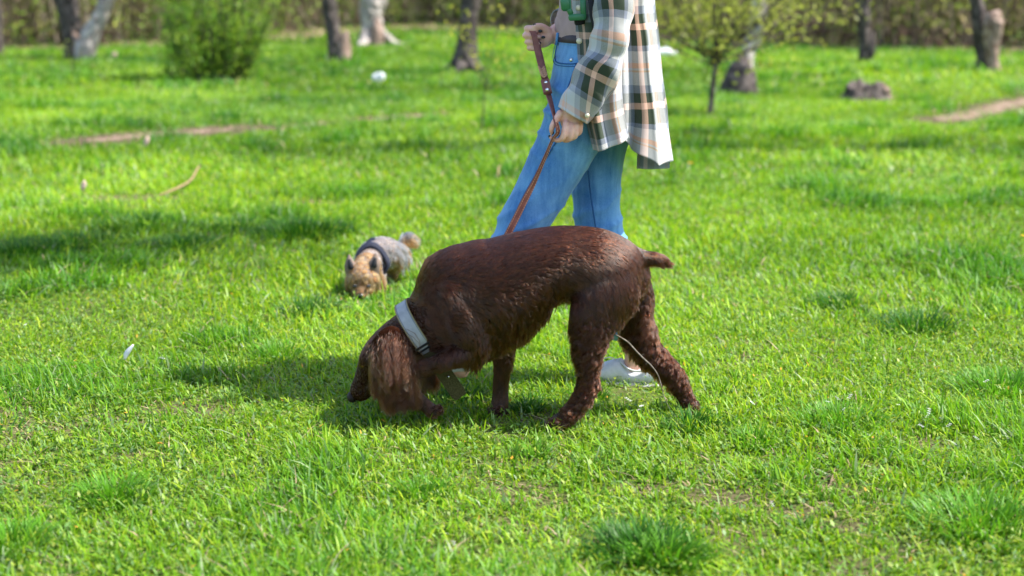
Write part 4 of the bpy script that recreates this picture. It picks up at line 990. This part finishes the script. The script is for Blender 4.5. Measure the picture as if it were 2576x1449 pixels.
    for (yy, xl, xt, rr) in ((165, 150, 268, 38), (232, 130, 300, 33), (300, 155, 298, 33), (362, 175, 250, 30)):
        B.tube([g(268, yy + 14, rr, .012, .010), g(215, yy + 4, rr, .010, .010), g(xl, yy, rr, -.004, .010), g(xl + 18, yy + 2, rr * .9, -.020, .009), g(xl + 70, yy + 8, rr * .8, -.027, .008), g(xt - 20, yy + 20, rr * .62, -.026, .007)], n=14)
    B.tube([g(350, 190, 52, -.012, .014), g(300, 150, 40, -.022, .011), g(250, 138, 32, -.028, .009), g(212, 140, 24, -.030, .007)], n=14)
    body = B.remesh('body', M['skin'], root, voxel=.0027, smooth=4, fac=.5)
    def nail(p, n, sx=.0052, sz=.0062):
        lf = Loft(); lf.ball(Vector(p), 1, n=12, m=8, sc=(sx, .0020, sz)); lf.build('fingernail', M['nail'], body)
    for (X, Y_, d) in ((228, 128, -.038), (283, 190, -.036), (312, 252, -.037), (272, 312, -.034)): nail(g(X, Y_, 1, d + .0045)[:3], None, .0058, .0040)
    nail(h(408, 1222, 1, -.0195)[:3], None, .0038, .0055); nail(h(376, 1260, 1, -.0155)[:3], None, .0034, .0036)
    # ---- hair
    H = Loft(); H.tube([(.30, YP, 1.40, .04, .08), (.30, YP, 1.48, .055, .09), (.285, YP, 1.57, .075, .092), (.262, YP, 1.65, .085, .090), (.24, YP, 1.70, .070, .07), (.215, YP, 1.715, .03, .04)], n=20); bark_jitter(H, .01, 14)
    H.build('hair', M['hair_brown'], root)
    # ---- jeans
    J = Loft()
    J.tube([pn(1503, 88, 93, YP, .132), pn(1500, 130, 100, YP, .145), pn(1493, 200, 106, YP, .165), pn(1486, 270, 100, YP, .165), pn(1490, 310, 74, YP, .12)], n=32, sub=5)
    J.tube([pn(1478, 200, 84, YN + .03, .09), pn(1462, 270, 84, YN + .015, .088), pn(1432, 350, 78, YN, .083), pn(1401, 410, 74, YN, .078), pn(1357, 490, 66, YN, .074), pn(1317, 560, 63, YN, .072), pn(1303, 600, 62, YN, .072),
            pn(1272, 680, 56, YN, .070), pn(1225, 780, 51, YN, .066), pn(1190, 850, 50, YN, .064), pn(1178, 875, 50, YN, .064)], n=28, sub=5)
    J.tube([pn(1520, 220, 84, YF - .02, .088), pn(1516, 300, 80, YF, .085), pn(1506, 380, 68, YF, .080), pn(1500, 450, 63, YF, .076), pn(1501, 530, 59, YF, .072), pn(1508, 585, 60, YF, .072), pn(1527, 660, 61, YF, .070),
            pn(1553, 760, 56, YF, .066), pn(1566, 800, 53, YF, .062), pn(1572, 828, 52, YF, .062)], n=28, sub=5)
    jeans = J.remesh('jeans', M['denim'], root, voxel=.0065, smooth=8, fac=.5)
    def wr_(co, vn):
        x, y, z = co[:, 0], co[:, 1], co[:, 2]
        a = np.sin((z + .35 * x + .03 * fbm(x * 9, z * 9, 3)) * 120 + 4 * fbm(x * 5, z * 5, 7)); near_hip = np.exp(-((z - .80) / .06) ** 2) * sst(.25, .12, x)
        k = np.exp(-((z - .42) / .09) ** 2)
        b = np.sin((z - .6 * x) * 75 + 5 * fbm(x * 6, z * 6, 9))
        lng = np.sin((x * .9 + y + z * .25) * 60 + 5 * fbm(x * 3, z * 2, 12))
        rg = lambda t: (1 - np.abs(np.sin(t))) ** 2.2
        wz = 5 * fbm(x * 5, z * 5, 31); hipd = np.exp(-((z - .78) / .10) ** 2)
        c1 = rg((z + .75 * x) * 42 + wz) * hipd * sst(.40, .15, x) + rg((z - .9 * x) * 38 + wz) * hipd * sst(.05, .25, x) * .3
        c2 = rg((z - .5 * x) * 55 + 1.4 * wz) * np.exp(-((z - .45) / .12) ** 2) * .8
        c3 = rg((z + .2 * x) * 60 + 1.6 * wz) * sst(.24, .12, z)
        c4 = rg((x * .9 + y * .6 + z * .42) * 34 + .8 * wz) * .55
        return .0100 * c1 + .0085 * c2 + .0075 * c3 + .0024 * c4 + .004 * (fbm(x * 7, z * 7 + y * 4, 15) - .5)
    displace(jeans, wr_)
    def drape(pts, off, m, name, r=.0012, parent=jeans, tgt=jeans):
        """a seam laid on the cloth: each point is dropped on the surface towards the camera"""
        out = []
        for (x, y, Y) in cr(pts, 6):
            o_ = Vector((0, 0, CAM_H)); d_ = (px(x, y, Y) - o_).normalized(); ok, loc, nn, _ = tgt.ray_cast(tgt.matrix_world.inverted() @ o_, d_)
            p = (tgt.matrix_world @ loc) + nn * off if ok and abs((tgt.matrix_world @ loc).y - Y) < .16 else px(x, y, Y)
            out.append((p.x, p.y, p.z, r, r))
        lf = Loft(); lf.tube(out, n=6, sub=1); return lf.build(name, m, parent)
    drape([(1452, 150, YP - .15), (1448, 230, YP - .15), (1432, 300, YN - .08), (1388, 375, YN - .08), (1345, 445, YN - .08), (1305, 520, YN - .07), (1285, 590, YN - .07)], .0012, M['stitch'], 'side_seam', .0022)
    drape([(1480, 430, YF - .07), (1488, 500, YF - .07), (1497, 560, YF - .07), (1505, 610, YF - .07)], .0006, M['stitch'], 'side_seam', .0022)
    drape([(1402, 108, YP - .1), (1396, 140, YP - .1), (1400, 155, YP - .13), (1415, 160, YP - .13), (1436, 161, YP - .14), (1448, 160, YP - .14)], .0008, M['stitch'], 'pocket_edge', .0018)
    drape([(1399, 104, YP - .1), (1391, 138, YP - .1), (1396, 160, YP - .12), (1415, 166, YP - .13), (1448, 167, YP - .14)], .0008, M['stitch'], 'pocket_edge', .0010)
    p = px(1438, 151, YP - .15); o_ = Vector((0, 0, CAM_H)); ok, loc, nn, _ = jeans.ray_cast(jeans.matrix_world.inverted() @ o_, (p - o_).normalized())
    if ok: lf = Loft(); lf.ball(jeans.matrix_world @ loc, .006, n=10, m=6); lf.build('rivet', M['steel'], jeans)
    # waistband, belt
    W = Loft(); W.tube([pn(1502, 112, 98.5, YP, .146), pn(1503, 84, 95, YP, .138)], n=32, sub=2, closed_caps=True); W.build('waistband', M['denim'], jeans)
    W = Loft(); W.tube([pn(1502, 107, 100, YP, .1475), pn(1503, 90, 98, YP, .1435)], n=32, sub=2); W.build('belt', M['belt'], root)
    W = Loft(); a = pn(1404, 84, 1, YP - .02); b = pn(1402, 112, 1, YP - .02); W.tube([(a[0] - .001, a[1], a[2], .004, .008), (b[0] - .002, b[1], b[2], .004, .008)], n=8, sub=2); W.build('belt_loop', M['denim'], jeans)
    # ---- mauve top
    T = Loft(); T.tube([(.222, YP, .945, .100, .138), (.222, YP, .985, .107, .142), (.228, YP, 1.05, .108, .140), (.238, YP, 1.18, .112, .150), (.245, YP, 1.30, .10, .165), (.25, YP, 1.375, .065, .12)], n=32, sub=6)
    for i, v in enumerate(T.V): T.V[i] = v + Vector((-1, 0, 0)) * (.008 * (vnoise(v.z * 30 + v.y * 20, v.y * 8, 3) - .5) * 2)
    T.build('top', M['mauve'], root)
    # ---- shirt: sheets of plaid cloth with real thickness
    def sheet(name, rows, parent, su, sv, u0=0, v0=0, nu=10, nv=10, wave=None, th=.0022, world=False):
        R_ = []
        for r in rows: R_.append([tuple(q) if world else tuple(px(*q)) for q in r])
        A = np.array([cr(r, nu) for r in R_]); A = np.array([cr(A[:, j], nv) for j in range(A.shape[1])]).transpose(1, 0, 2)
        n, m_ = A.shape[:2]
        if wave is not None:
            for i in range(n):
                for j in range(m_): A[i, j] += np.array(wave(j / (m_ - 1), i / (n - 1), A[i, j]))
        du = np.linalg.norm(np.diff(A, axis=1), axis=2).mean(0).cumsum(); du = np.concatenate([[0], du]); dv = np.linalg.norm(np.diff(A, axis=0), axis=2).mean(1).cumsum(); dv = np.concatenate([[0], dv])
        F = [(i * m_ + j, i * m_ + j + 1, (i + 1) * m_ + j + 1, (i + 1) * m_ + j) for i in range(n - 1) for j in range(m_ - 1)]
        uv = [(du[j] * su + u0, dv[i] * sv + v0) for i in range(n) for j in range(m_)]
        o = new_mesh(name, A.reshape(-1, 3), F, M['plaid'], True, parent, uv); sd = o.modifiers.new('s', 'SOLIDIFY'); sd.thickness = th; sd.offset = 0
        return o
    shirt = empty('shirt', (.25, YP, 1.0)); setp(shirt, root)
    # back panel: from the near side slit round the back to the far side
    def row(y, xl, xr, zsh=0, deep=.15, yl=None, yr=None):
        return [(xl, y if yl is None else yl, YP - deep), ((xl + xr) / 2 - 4, y + 2 if yl is None else (yl + (yr or y)) / 2 + 2, YP - deep - .01), (xr - 26, y if yr is None else yr, YP - deep + .03), (xr, y - 2 if yr is None else yr - 2, YP - .03),
                (xr - 8, y - 14, YP + .09), (xl + 40, y - 14, YP + .15)]
    def wv_back(u, v, p): return (.006 * v * sin(u * 26), -.020 * (.25 + .75 * v) * sin(u * 17 + 1.0 + v * 1.5) - .008 * v * sin(u * 37), 0)
    back_rows = [[(.20, YP - .13, 1.40), (.27, YP - .13, 1.405), (.32, YP - .10, 1.40), (.335, YP - .02, 1.40), (.32, YP + .10, 1.40), (.20, YP + .13, 1.40)],
                 [(.245, YP - .17, 1.25), (.31, YP - .165, 1.25), (.355, YP - .12, 1.25), (.372, YP - .02, 1.25), (.36, YP + .10, 1.25), (.25, YP + .17, 1.25)]]
    for (y, xl, xr) in ((2, 1552, 1646), (100, 1556, 1656), (200, 1560, 1664), (300, 1562, 1676)): back_rows.append([tuple(px(*q)) for q in row(y, xl, xr)])
    back_rows.append([tuple(px(*q)) for q in [(1562, 350, YP - .15), (1608, 386, YP - .165), (1662, 416, YP - .13), (1690, 404, YP - .03), (1668, 426, YP + .09), (1598, 424, YP + .15)]])
    sheet('back_panel', back_rows, shirt, 1, 1, .035, .125, 12, 12, wv_back, world=True)
    # near front panel, in front of the back panel's edge
    def wv_f(u, v, p): return (.002 * v * sin(u * 12), -.012 * v * sin(u * 15 + .5 + 2 * v) - .014 * v * sin(u * 5.5), 0)
    front_rows = [[(.150, YP - .10, 1.40), (.18, YP - .13, 1.40), (.21, YP - .15, 1.41), (.255, YP - .15, 1.41)],
                  [(.150, YP - .13, 1.25), (.185, YP - .165, 1.25), (.235, YP - .185, 1.26), (.285, YP - .18, 1.26)]]
    for r in ([(1440, 2, YP - .10), (1475, 2, YP - .155), (1530, 0, YP - .185), (1585, -3, YP - .185)],
              [(1450, 90, YP - .11), (1480, 92, YP - .165), (1530, 90, YP - .19), (1578, 86, YP - .185)],
              [(1456, 180, YP - .13), (1484, 184, YP - .175), (1530, 182, YP - .195), (1566, 176, YP - .185)],
              [(1468, 280, YP - .145), (1494, 286, YP - .185), (1530, 280, YP - .20), (1570, 268, YP - .19)],
              [(1492, 377, YP - .150), (1512, 378, YP - .19), (1550, 366, YP - .205), (1586, 350, YP - .195)]):
        front_rows.append([tuple(px(*q)) for q in r])
    fp_ = sheet('front_panel', front_rows, shirt, 1, 1, .07, .10, 12, 12, wv_f, world=True)
    # far front panel
    far_rows = [[(.150, YP + .10, 1.40), (.20, YP + .145, 1.40), (.27, YP + .15, 1.40)], [(.150, YP + .13, 1.25), (.22, YP + .18, 1.25), (.30, YP + .18, 1.25)],
                [(.135, YP + .13, 1.0), (.22, YP + .19, 1.0), (.31, YP + .18, 1.0)], [(.17, YP + .15, .80), (.24, YP + .19, .80), (.32, YP + .17, .80)], [(.20, YP + .155, .67), (.25, YP + .19, .68), (.32, YP + .17, .70)]]
    sheet('front_panel', far_rows, shirt, 1, 1, .02, .05, 10, 10, wv_f, world=True)
    lf = Loft()
    for (x, y) in ((1457, 103), (1455, 20)):
        p = px(x, y, YP - .165); lf = Loft(); lf.tube([(p.x, p.y - .004, p.z, .0075, .0075), (p.x, p.y - .001, p.z, .0075, .0075)], n=16, sub=1, ref=(1, 0, 0)); lf.build('button', M['pearl'], shirt)
    # yoke over the shoulders and collar
    Y_ = Loft(); Y_.tube([(.25, YP - .19, 1.325, .035, .05), (.255, YP - .12, 1.385, .05, .075), (.26, YP, 1.415, .045, .075), (.255, YP + .12, 1.385, .05, .075), (.25, YP + .19, 1.325, .035, .05)], n=20, ref=(1, 0, 0)); Y_.build('yoke', M['plaid'], shirt, uv=True)
    # sleeves
    def sleeve(nodes, wr_amp, u0, v0, ref=(0, 1, 0), seed=3, hood=True):
        S = Loft(); S.tube(nodes, n=40, sub=9, ref=ref, closed_caps=False); L_ = S.uv[-1][1]
        cen = [np.array(q[:3]) for q in S.nodes]
        for i, v in enumerate(S.V):
            k = i // 40; s_ = S.uv[i][1] / L_; c = Vector(cen[k]); d = (v - c).normalized()
            a = (i % 40) / 40 * 2 * pi
            wv2 = sin(s_ * 46 + 2.2 * sin(a + seed) + 3 * vnoise(a * 1.5, s_ * 9, seed)) * (.35 + .65 * math.exp(-((s_ - .62) / .16) ** 2) + .4 * math.exp(-((s_ - .9) / .08) ** 2))
            S.V[i] = v + d * (wr_amp * wv2 + .006 * (vnoise(a * 2, s_ * 14, seed + 1) - .5))
        uv = [(u + u0, v + v0) for u, v in S.uv]
        o = new_mesh('sleeve', S.V, S.F, M['plaid'], True, shirt, uv); sd = o.modifiers.new('s', 'SOLIDIFY'); sd.thickness = .0025; sd.offset = -1; return o
    def sn(X, Y2, r, Y, rv):   # coordinates of the shirt close-up
        return pn((1900 + X / 2.07) * .62891, Y2 / 2.07 * .62891, r / 2.07 * .62891, Y, rv)
    sleeve([(.258, YP - .165, 1.35, .060, .058), (.262, YA + .06, 1.22, .068, .066), sn(1150, 40, 158, YA + .01, .070), sn(1130, 250, 150, YA, .068), sn(1085, 430, 142, YA, .066), sn(1030, 570, 165, YA, .066),
            sn(970, 690, 165, YA, .062), sn(880, 840, 150, YA, .056), sn(812, 955, 138, YA, .048)], .0045, .02, .045)
    sleeve([(.258, YP + .16, 1.35, .060, .058), (.295, YP + .19, 1.2, .064, .062), (ef.x, ef.y, ef.z, .062, .060), (*ef.lerp(wf, .45), .058, .056), (*ef.lerp(wf, .80), .050, .050)], .004, .1, .02, ref=(0, 1, .2), seed=8)
    cu = Loft()
    a = sn(862, 905, 1, YA, .01); b = sn(812, 960, 1, YA, .01)
    p = px(1441 + 2, 286, YA - .052); 
    p = pn((1900 + 928 / 2.07) * .62891, 955 / 2.07 * .62891, 1, YA - .05); lf = Loft(); lf.tube([(p[0], p[1] - .003, p[2], .006, .006), (p[0], p[1], p[2], .006, .006)], n=14, sub=1, ref=(1, 0, 0)); lf.build('button', M['pearl'], shirt)
    # ---- green clasp hanging on the chest
    clip = empty('clasp', tuple(px(1440, 30, YP - .17))); setp(clip, root)
    def bar(name, pts, r, rv): lf = Loft(); lf.tube([(*px(a, b, YP - .17), r, rv) for a, b in pts], n=16, sub=1, power=5); return lf.build(name, M['green_plastic'], clip)
    bar('clasp_frame', [(1420, -6), (1424, 22)], .012, .012); bar('clasp_frame', [(1433, -6), (1436, 48)], .0035, .008); bar('clasp_frame', [(1466, -6), (1468, 44)], .0075, .009)
    bar('clasp_frame', [(1434, 44), (1470, 42)], .0085, .010); bar('clasp_hook', [(1430, 20), (1436, 34)], .007, .01); 
    lf = Loft(); lf.tube([(*px(1448, 50, YP - .16), .014, .006), (*px(1475, 48, YP - .15), .012, .006)], n=12, sub=1, power=4); lf.build('strap_and_gap_shade', M['black'], clip)
    lf = Loft(); lf.tube([(*px(1486, -5, YP - .19), .008, .003), (*px(1490, 36, YP - .195), .007, .003), (*px(1494, 72, YP - .195), .004, .003)], n=10, sub=2, power=4); lf.build('strap_and_gap_shade', M['black'], clip)  # black strip standing in for the shadow between shirt placket and top
    # ---- shoes
    def shoe(heel, yaw, pitch, name='sneaker'):
        mtx = Matrix.Translation(heel) @ Matrix.Rotation(yaw, 4, 'Z') @ Matrix.Rotation(pitch, 4, 'Y') @ Matrix.Scale(.87, 4)
        sh_ = empty('sneaker', tuple(heel)); setp(sh_, root)
        def bld(lf, nm, m): lf.V = [mtx @ v for v in lf.V]; return lf.build(nm, m, sh_)
        def rm(lf, nm, m, vx): lf.V = [mtx @ v for v in lf.V]; return lf.remesh(nm, m, sh_, voxel=vx, smooth=4)
        U = Loft(); U.tube([(x, 0, (t + .012) / 2, (t - .012) / 2, r) for x, t, r in ((.030, .060, .018), (.018, .082, .028), (-.010, .074, .033), (-.045, .062, .035), (-.075, .070, .035), (-.100, .090, .033), (-.130, .082, .037), (-.170, .062, .041), (-.205, .047, .038), (-.235, .034, .022))], n=24, ref=(0, 1, 0), sub=5)
        rm(U, 'upper', M['white_shoe'], .004)
        S = Loft(); S.tube([(.030, 0, .011, .010, .022), (-.01, 0, .010, .011, .036), (-.08, 0, .010, .011, .037), (-.15, 0, .010, .010, .044), (-.21, 0, .012, .009, .038), (-.246, 0, .016, .006, .016)], n=20, power=3.2); bld(S, 'sole', M['white'])
        C_ = []
        for k in range(25):
            a = 2 * pi * k / 24; C_.append((-.038 - .060 * cos(a), .0355 * sin(a), (.062 + .028 * max(0, cos(a)) ** 2 + .021 * max(0, -cos(a)) ** 2), .0036, .0036))
        R_ = Loft(); R_.tube(C_, n=7, sub=2, ref=(0, 0, 1), closed_caps=False); bld(R_, 'collar_piping', M['white'])
        for k in range(3):
            x = -.108 - .018 * k; z = .083 - .009 * k; Lc = Loft(); Lc.tube([(x, -.028, z - .018, .002, .002), (x - .003, 0, z + .003, .0024, .0024), (x, .028, z - .018, .002, .002)], n=6, sub=4, ref=(1, 0, 0)); bld(Lc, 'lace', M['white'])
        Lc = Loft(); Lc.tube([(-.108, -.006, .088, .002, .002), (-.13, -.018, .098, .002, .002), (-.16, -.03, .085, .002, .002), (-.175, -.040, .05, .002, .002), (-.172, -.045, .02, .0018, .0018)], n=6, sub=5); bld(Lc, 'lace', M['white'])
        return sh_
    hp = px(1650, 975, YF); shoe(Vector((hp.x - .020, YF - .01, -.010)), -.22, 0)
    hn = px(1188, 985, YN); shoe(Vector((hn.x - .008, YN, .078)), 0.0, -.10)
    Fo = Loft(); Fo.tube([pn(1172, 868, 27, YN), pn(1166, 905, 28, YN, .029), pn(1150, 930, 30, YN, .03)], n=16); Fo.build('ankle', M['skin'], body)
    return root, body
WOMAN, WBODY = woman()

# ------------------------------------------------------------------ leash
def ribbon(name, pts, w, th, m, parent=None):
    """flat strap; pts (x,y,z,turn) - turn is the angle its face makes with the camera"""
    P = cr(pts, 8); T = np.gradient(P[:, :3], axis=0); T /= np.linalg.norm(T, axis=1)[:, None]; V = []; F = []
    for p, t in zip(P, T):
        t = Vector(t); s_ = t.cross(Vector((0, 1, 0))).normalized(); n_ = s_.cross(t).normalized(); a = p[3]; s2 = s_ * cos(a) + n_ * sin(a); n2 = n_ * cos(a) - s_ * sin(a); c = Vector(p[:3])
        for (i, j) in ((-1, -1), (1, -1), (1, 1), (-1, 1)): V.append(c + s2 * (i * w) + n2 * (j * th))
    for k in range(len(P) - 1):
        for i in range(4): F.append((k * 4 + i, k * 4 + (i + 1) % 4, k * 4 + 4 + (i + 1) % 4, k * 4 + 4 + i))
    F += [(3, 2, 1, 0), tuple(len(V) - 4 + i for i in range(4))]
    return new_mesh(name, V, F, m, False, parent)
def leash():
    root = empty('dog_leash', tuple(px(1390, 300, 3.6)), 'brown stitched leather leash running from the woman\'s hands down behind the brown dog', 'leash')
    q = lambda x, y, Y, a=0: (*px(x, y, Y), a)
    A = [q(1338, 76, 3.812, .2), q(1344, 90, 3.80, .15), q(1352, 130, 3.79, .1), q(1362, 170, 3.76, .1), q(1372, 207, 3.72, .1), q(1380, 240, 3.68, .5), q(1390, 275, 3.62, 1.0), q(1396, 300, 3.585, 1.2)]
    s1 = ribbon('strap', A, .0075, .0016, M['leather'], root)
    s2 = ribbon('handle_loop', [q(1344, 78, 3.815, .2), q(1352, 110, 3.81, .2), q(1364, 160, 3.775, .15), q(1374, 205, 3.73, .1)], .0070, .0014, M['leather'], root)
    Bp = [q(1396, 300, 3.585, 1.2), q(1403, 322, 3.568, 1.1), q(1402, 336, 3.572, 1.1), q(1390, 352, 3.58, 1.25), q(1370, 398, 3.60, 1.2), q(1345, 455, 3.62, .9), q(1322, 500, 3.62, .45), q(1300, 545, 3.62, .2), q(1278, 588, 3.62, .1),
          q(1240, 660, 3.63, .1), q(1180, 740, 3.63, 0), q(1110, 800, 3.60, 0), q(1075, 830, 3.57, 0)]
    s3 = ribbon('strap', Bp, .0085, .0018, M['leather'], root)
    P = cr(Bp, 40)
    T = np.gradient(P[:, :3], axis=0); T /= np.linalg.norm(T, axis=1)[:, None]; st = Loft(); acc = 0; last = 0
    for i in range(1, len(P)):
        acc += np.linalg.norm(P[i, :3] - P[i - 1, :3])
        if acc - last > .0062:
            last = acc; t = Vector(T[i]); s_ = t.cross(Vector((0, 1, 0))).normalized(); n_ = s_.cross(t).normalized(); a = P[i, 3]; s2_ = s_ * cos(a) + n_ * sin(a); n2 = n_ * cos(a) - s_ * sin(a); c = Vector(P[i, :3])
            for sg in (-1, 1):
                for fc in (-1, 1):
                    m_ = c + s2_ * (sg * .0062) + n2 * (fc * .0020); st.tube([(*(m_ - t * .0019), .0011, .0008), (*(m_ + t * .0019), .0011, .0008)], n=5, sub=1)
    st.build('stitching', M['leather_pale'], s3)
    ribbon('edge', [(p[0], p[1] - .001, p[2], p[3]) for p in P[::20][:60]], .0022, .0026, M['leather_pale'], s3) if False else None
    k = ribbon('keeper', [q(1371, 202, 3.715), q(1378, 234, 3.675)], .0112, .0042, M['leather'], root)
    for (x, y, Y) in ((1374, 208, 3.706), (1377, 226, 3.678)):
        p = px(x, y, Y); lf = Loft(); lf.ball((p.x, p.y - .004, p.z), .0052, n=12, m=8, sc=(1, .5, 1)); lf.build('rivet', M['steel'], root)
    lf = Loft()
    for i in range(5):
        t = i / 5; a = px(1362 + 8 * t, 172 + 24 * t, 3.752 - .028 * t); lf.tube([(a.x - .008, a.y - .003, a.z + .005, .0022, .0022), (a.x, a.y - .006, a.z - .003, .0024, .0024), (a.x + .008, a.y - .003, a.z + .005, .0022, .0022)], n=6, sub=3)
    lf.build('braid', M['leather_pale'], root)
leash()

# ------------------------------------------------------------------ the small terrier
def terrier():
    Y0 = ground(915, 752).y + .02; gz = tz(px(915, 752, Y0).x, Y0)
    root = empty('small_terrier', (px(930, 740, Y0).x, Y0 + .1, gz), 'small tan and silver terrier in a dark harness sniffing the grass, facing the camera', 'dog')
    q = lambda x, y, r, d: (lambda p: (p.x, p.y, p.z, r, r))(px(x, y, Y0 + d))
    B = Loft()
    B.tube([q(925, 668, .050, .10), q(935, 652, .062, .15), q(950, 642, .066, .21), q(966, 640, .067, .27), q(980, 646, .062, .32), q(988, 656, .048, .36)], n=22)
    B.tube([q(925, 665, .05, .09), q(915, 685, .05, .05)], n=16)
    for nodes in ([q(984, 660, .045, .33), q(989, 682, .030, .32), q(984, 698, .018, .33), q(991, 712, .015, .325), q(989, 722, .014, .31)], [q(966, 668, .035, .36), q(965, 695, .018, .37), q(968, 712, .014, .36)],
                  [q(950, 672, .035, .13), q(958, 700, .022, .10), q(962, 722, .017, .09), q(960, 738, .016, .08)], [q(905, 672, .035, .13), q(893, 705, .02, .12), q(890, 735, .016, .10)],
                  [q(992, 640, .018, .36), q(1004, 628, .013, .37), q(1010, 612, .012, .375), q(1016, 600, .014, .38), q(1030, 600, .018, .39)]):
        B.tube(nodes, n=12)
    B.tube([q(914, 672, .042, .06), q(913, 690, .056, .035), q(912, 710, .058, .015), q(912, 728, .042, -.005), q(909, 742, .026, -.03), q(908, 748, .018, -.04)], n=20)
    body = B.remesh('body', M['yorkie_skin'], root, voxel=.007, smooth=5)
    for (x, y, dx) in ((879, 672, -1), (944, 668, 1)):
        lf = Loft(); lf.tube([q(x - dx * 8, y + 16, .026, .03), q(x - dx * 2, y - 4, .022, .02), q(x + dx * 0, y - 18, .013, .02), q(x + dx * 1, y - 31, .003, .02)], n=12); lf.build('ear', M['yorkie_skin'], root)
        lf = Loft(); a, b = q(x - dx * 4, y + 2, .012, .001), q(x, y - 18, .006, .005); lf.tube([a, b], n=8, sub=2); lf.build('inner_ear', M['black'], root)
    lf = Loft(); lf.ball(px(906, 745, Y0 - .062), .0095, sc=(1.2, .8, 1)); lf.build('nose', M['nail'], root)
    for x in (893, 927): lf = Loft(); lf.ball(px(x, 720, Y0 - .040), .007); lf.build('eye', M['nail'], root)
    # harness
    a, b = px(898, 652, Y0 + .15), px(968, 668, Y0 + .14); V = []
    H = Loft(); H.tube([q(908, 692, .012, .10)[:3] + (.006, .012), q(898, 655, .01, .105)[:3] + (.009, .016), q(912, 624, .01, .12)[:3] + (.009, .019), q(938, 616, .01, .125)[:3] + (.009, .019), q(962, 635, .01, .12)[:3] + (.009, .016), q(976, 666, .01, .105)[:3] + (.009, .014), q(960, 695, .01, .10)[:3] + (.006, .010)], n=10, sub=5, ref=(.1, 1, .3))
    H.tube([q(924, 622, .01, .13)[:3] + (.008, .016), q(932, 608, .01, .17)[:3] + (.008, .016), q(938, 602, .01, .20)[:3] + (.008, .014)], n=10, sub=3, ref=(1, 0, 0))
    H.build('harness', M['harness'], root)
    lf = Loft(); c = px(932, 622, Y0 + .14); lf.ball((c.x, c.y - .01, c.z + .004), .008, sc=(1, .5, .7)); lf.build('harness_ring', M['steel'], root)
    P, N = sample_surface(body, 60000)
    yy = P[:, 1] - Y0; ctr = np.array(px(912, 705, Y0)); head = (yy < .09) & (np.abs(P[:, 0] - ctr[0]) < .085)
    rump = yy > .10; tail = P[:, 0] > px(998, 640, Y0 + .37).x
    D = np.zeros_like(P); D[:, 2] = -1; D[:, 0] = (P[:, 0] - ctr[0]) * 3
    D[rump] = np.array([.2, .6, -.6])
    tl = tail & rump & (P[:, 2] > px(1000, 640, Y0 + .37).z); D[tl] = np.array([1.0, 0, -.45])
    L = np.where(head, .040, .008) * RNG.uniform(.6, 1.2, len(P)); L[tl] = RNG.uniform(.03, .085, tl.sum())
    hi = P[:, 2] > px(912, 690, Y0).z; L[head & hi] *= .38
    front = head & (P[:, 1] < Y0 + .0) ; L[front] *= .62
    low = (P[:, 2] < gz + .07) & rump & ~tl
    tan = head | low | (tl & (RNG.uniform(0, 1, len(P)) < .22))
    for sel, m, nm in ((tan, M['fur_tan'], 'tan_coat'), (~tan, M['fur_silver'], 'silver_coat')):
        k = np.where(sel)[0]; fl_ = np.maximum(P[k, 2] - gz - .012, .006)
        make_fur(nm, P[k], N[k], D[k], np.minimum(L[k], fl_ * 1.1) if nm == 'tan_coat' else L[k], body, m, r0=.0009, lift=.3, wave=.003, wfreq=5, clump=.75, nclump=420, droop=.5, rand=.2)
terrier()
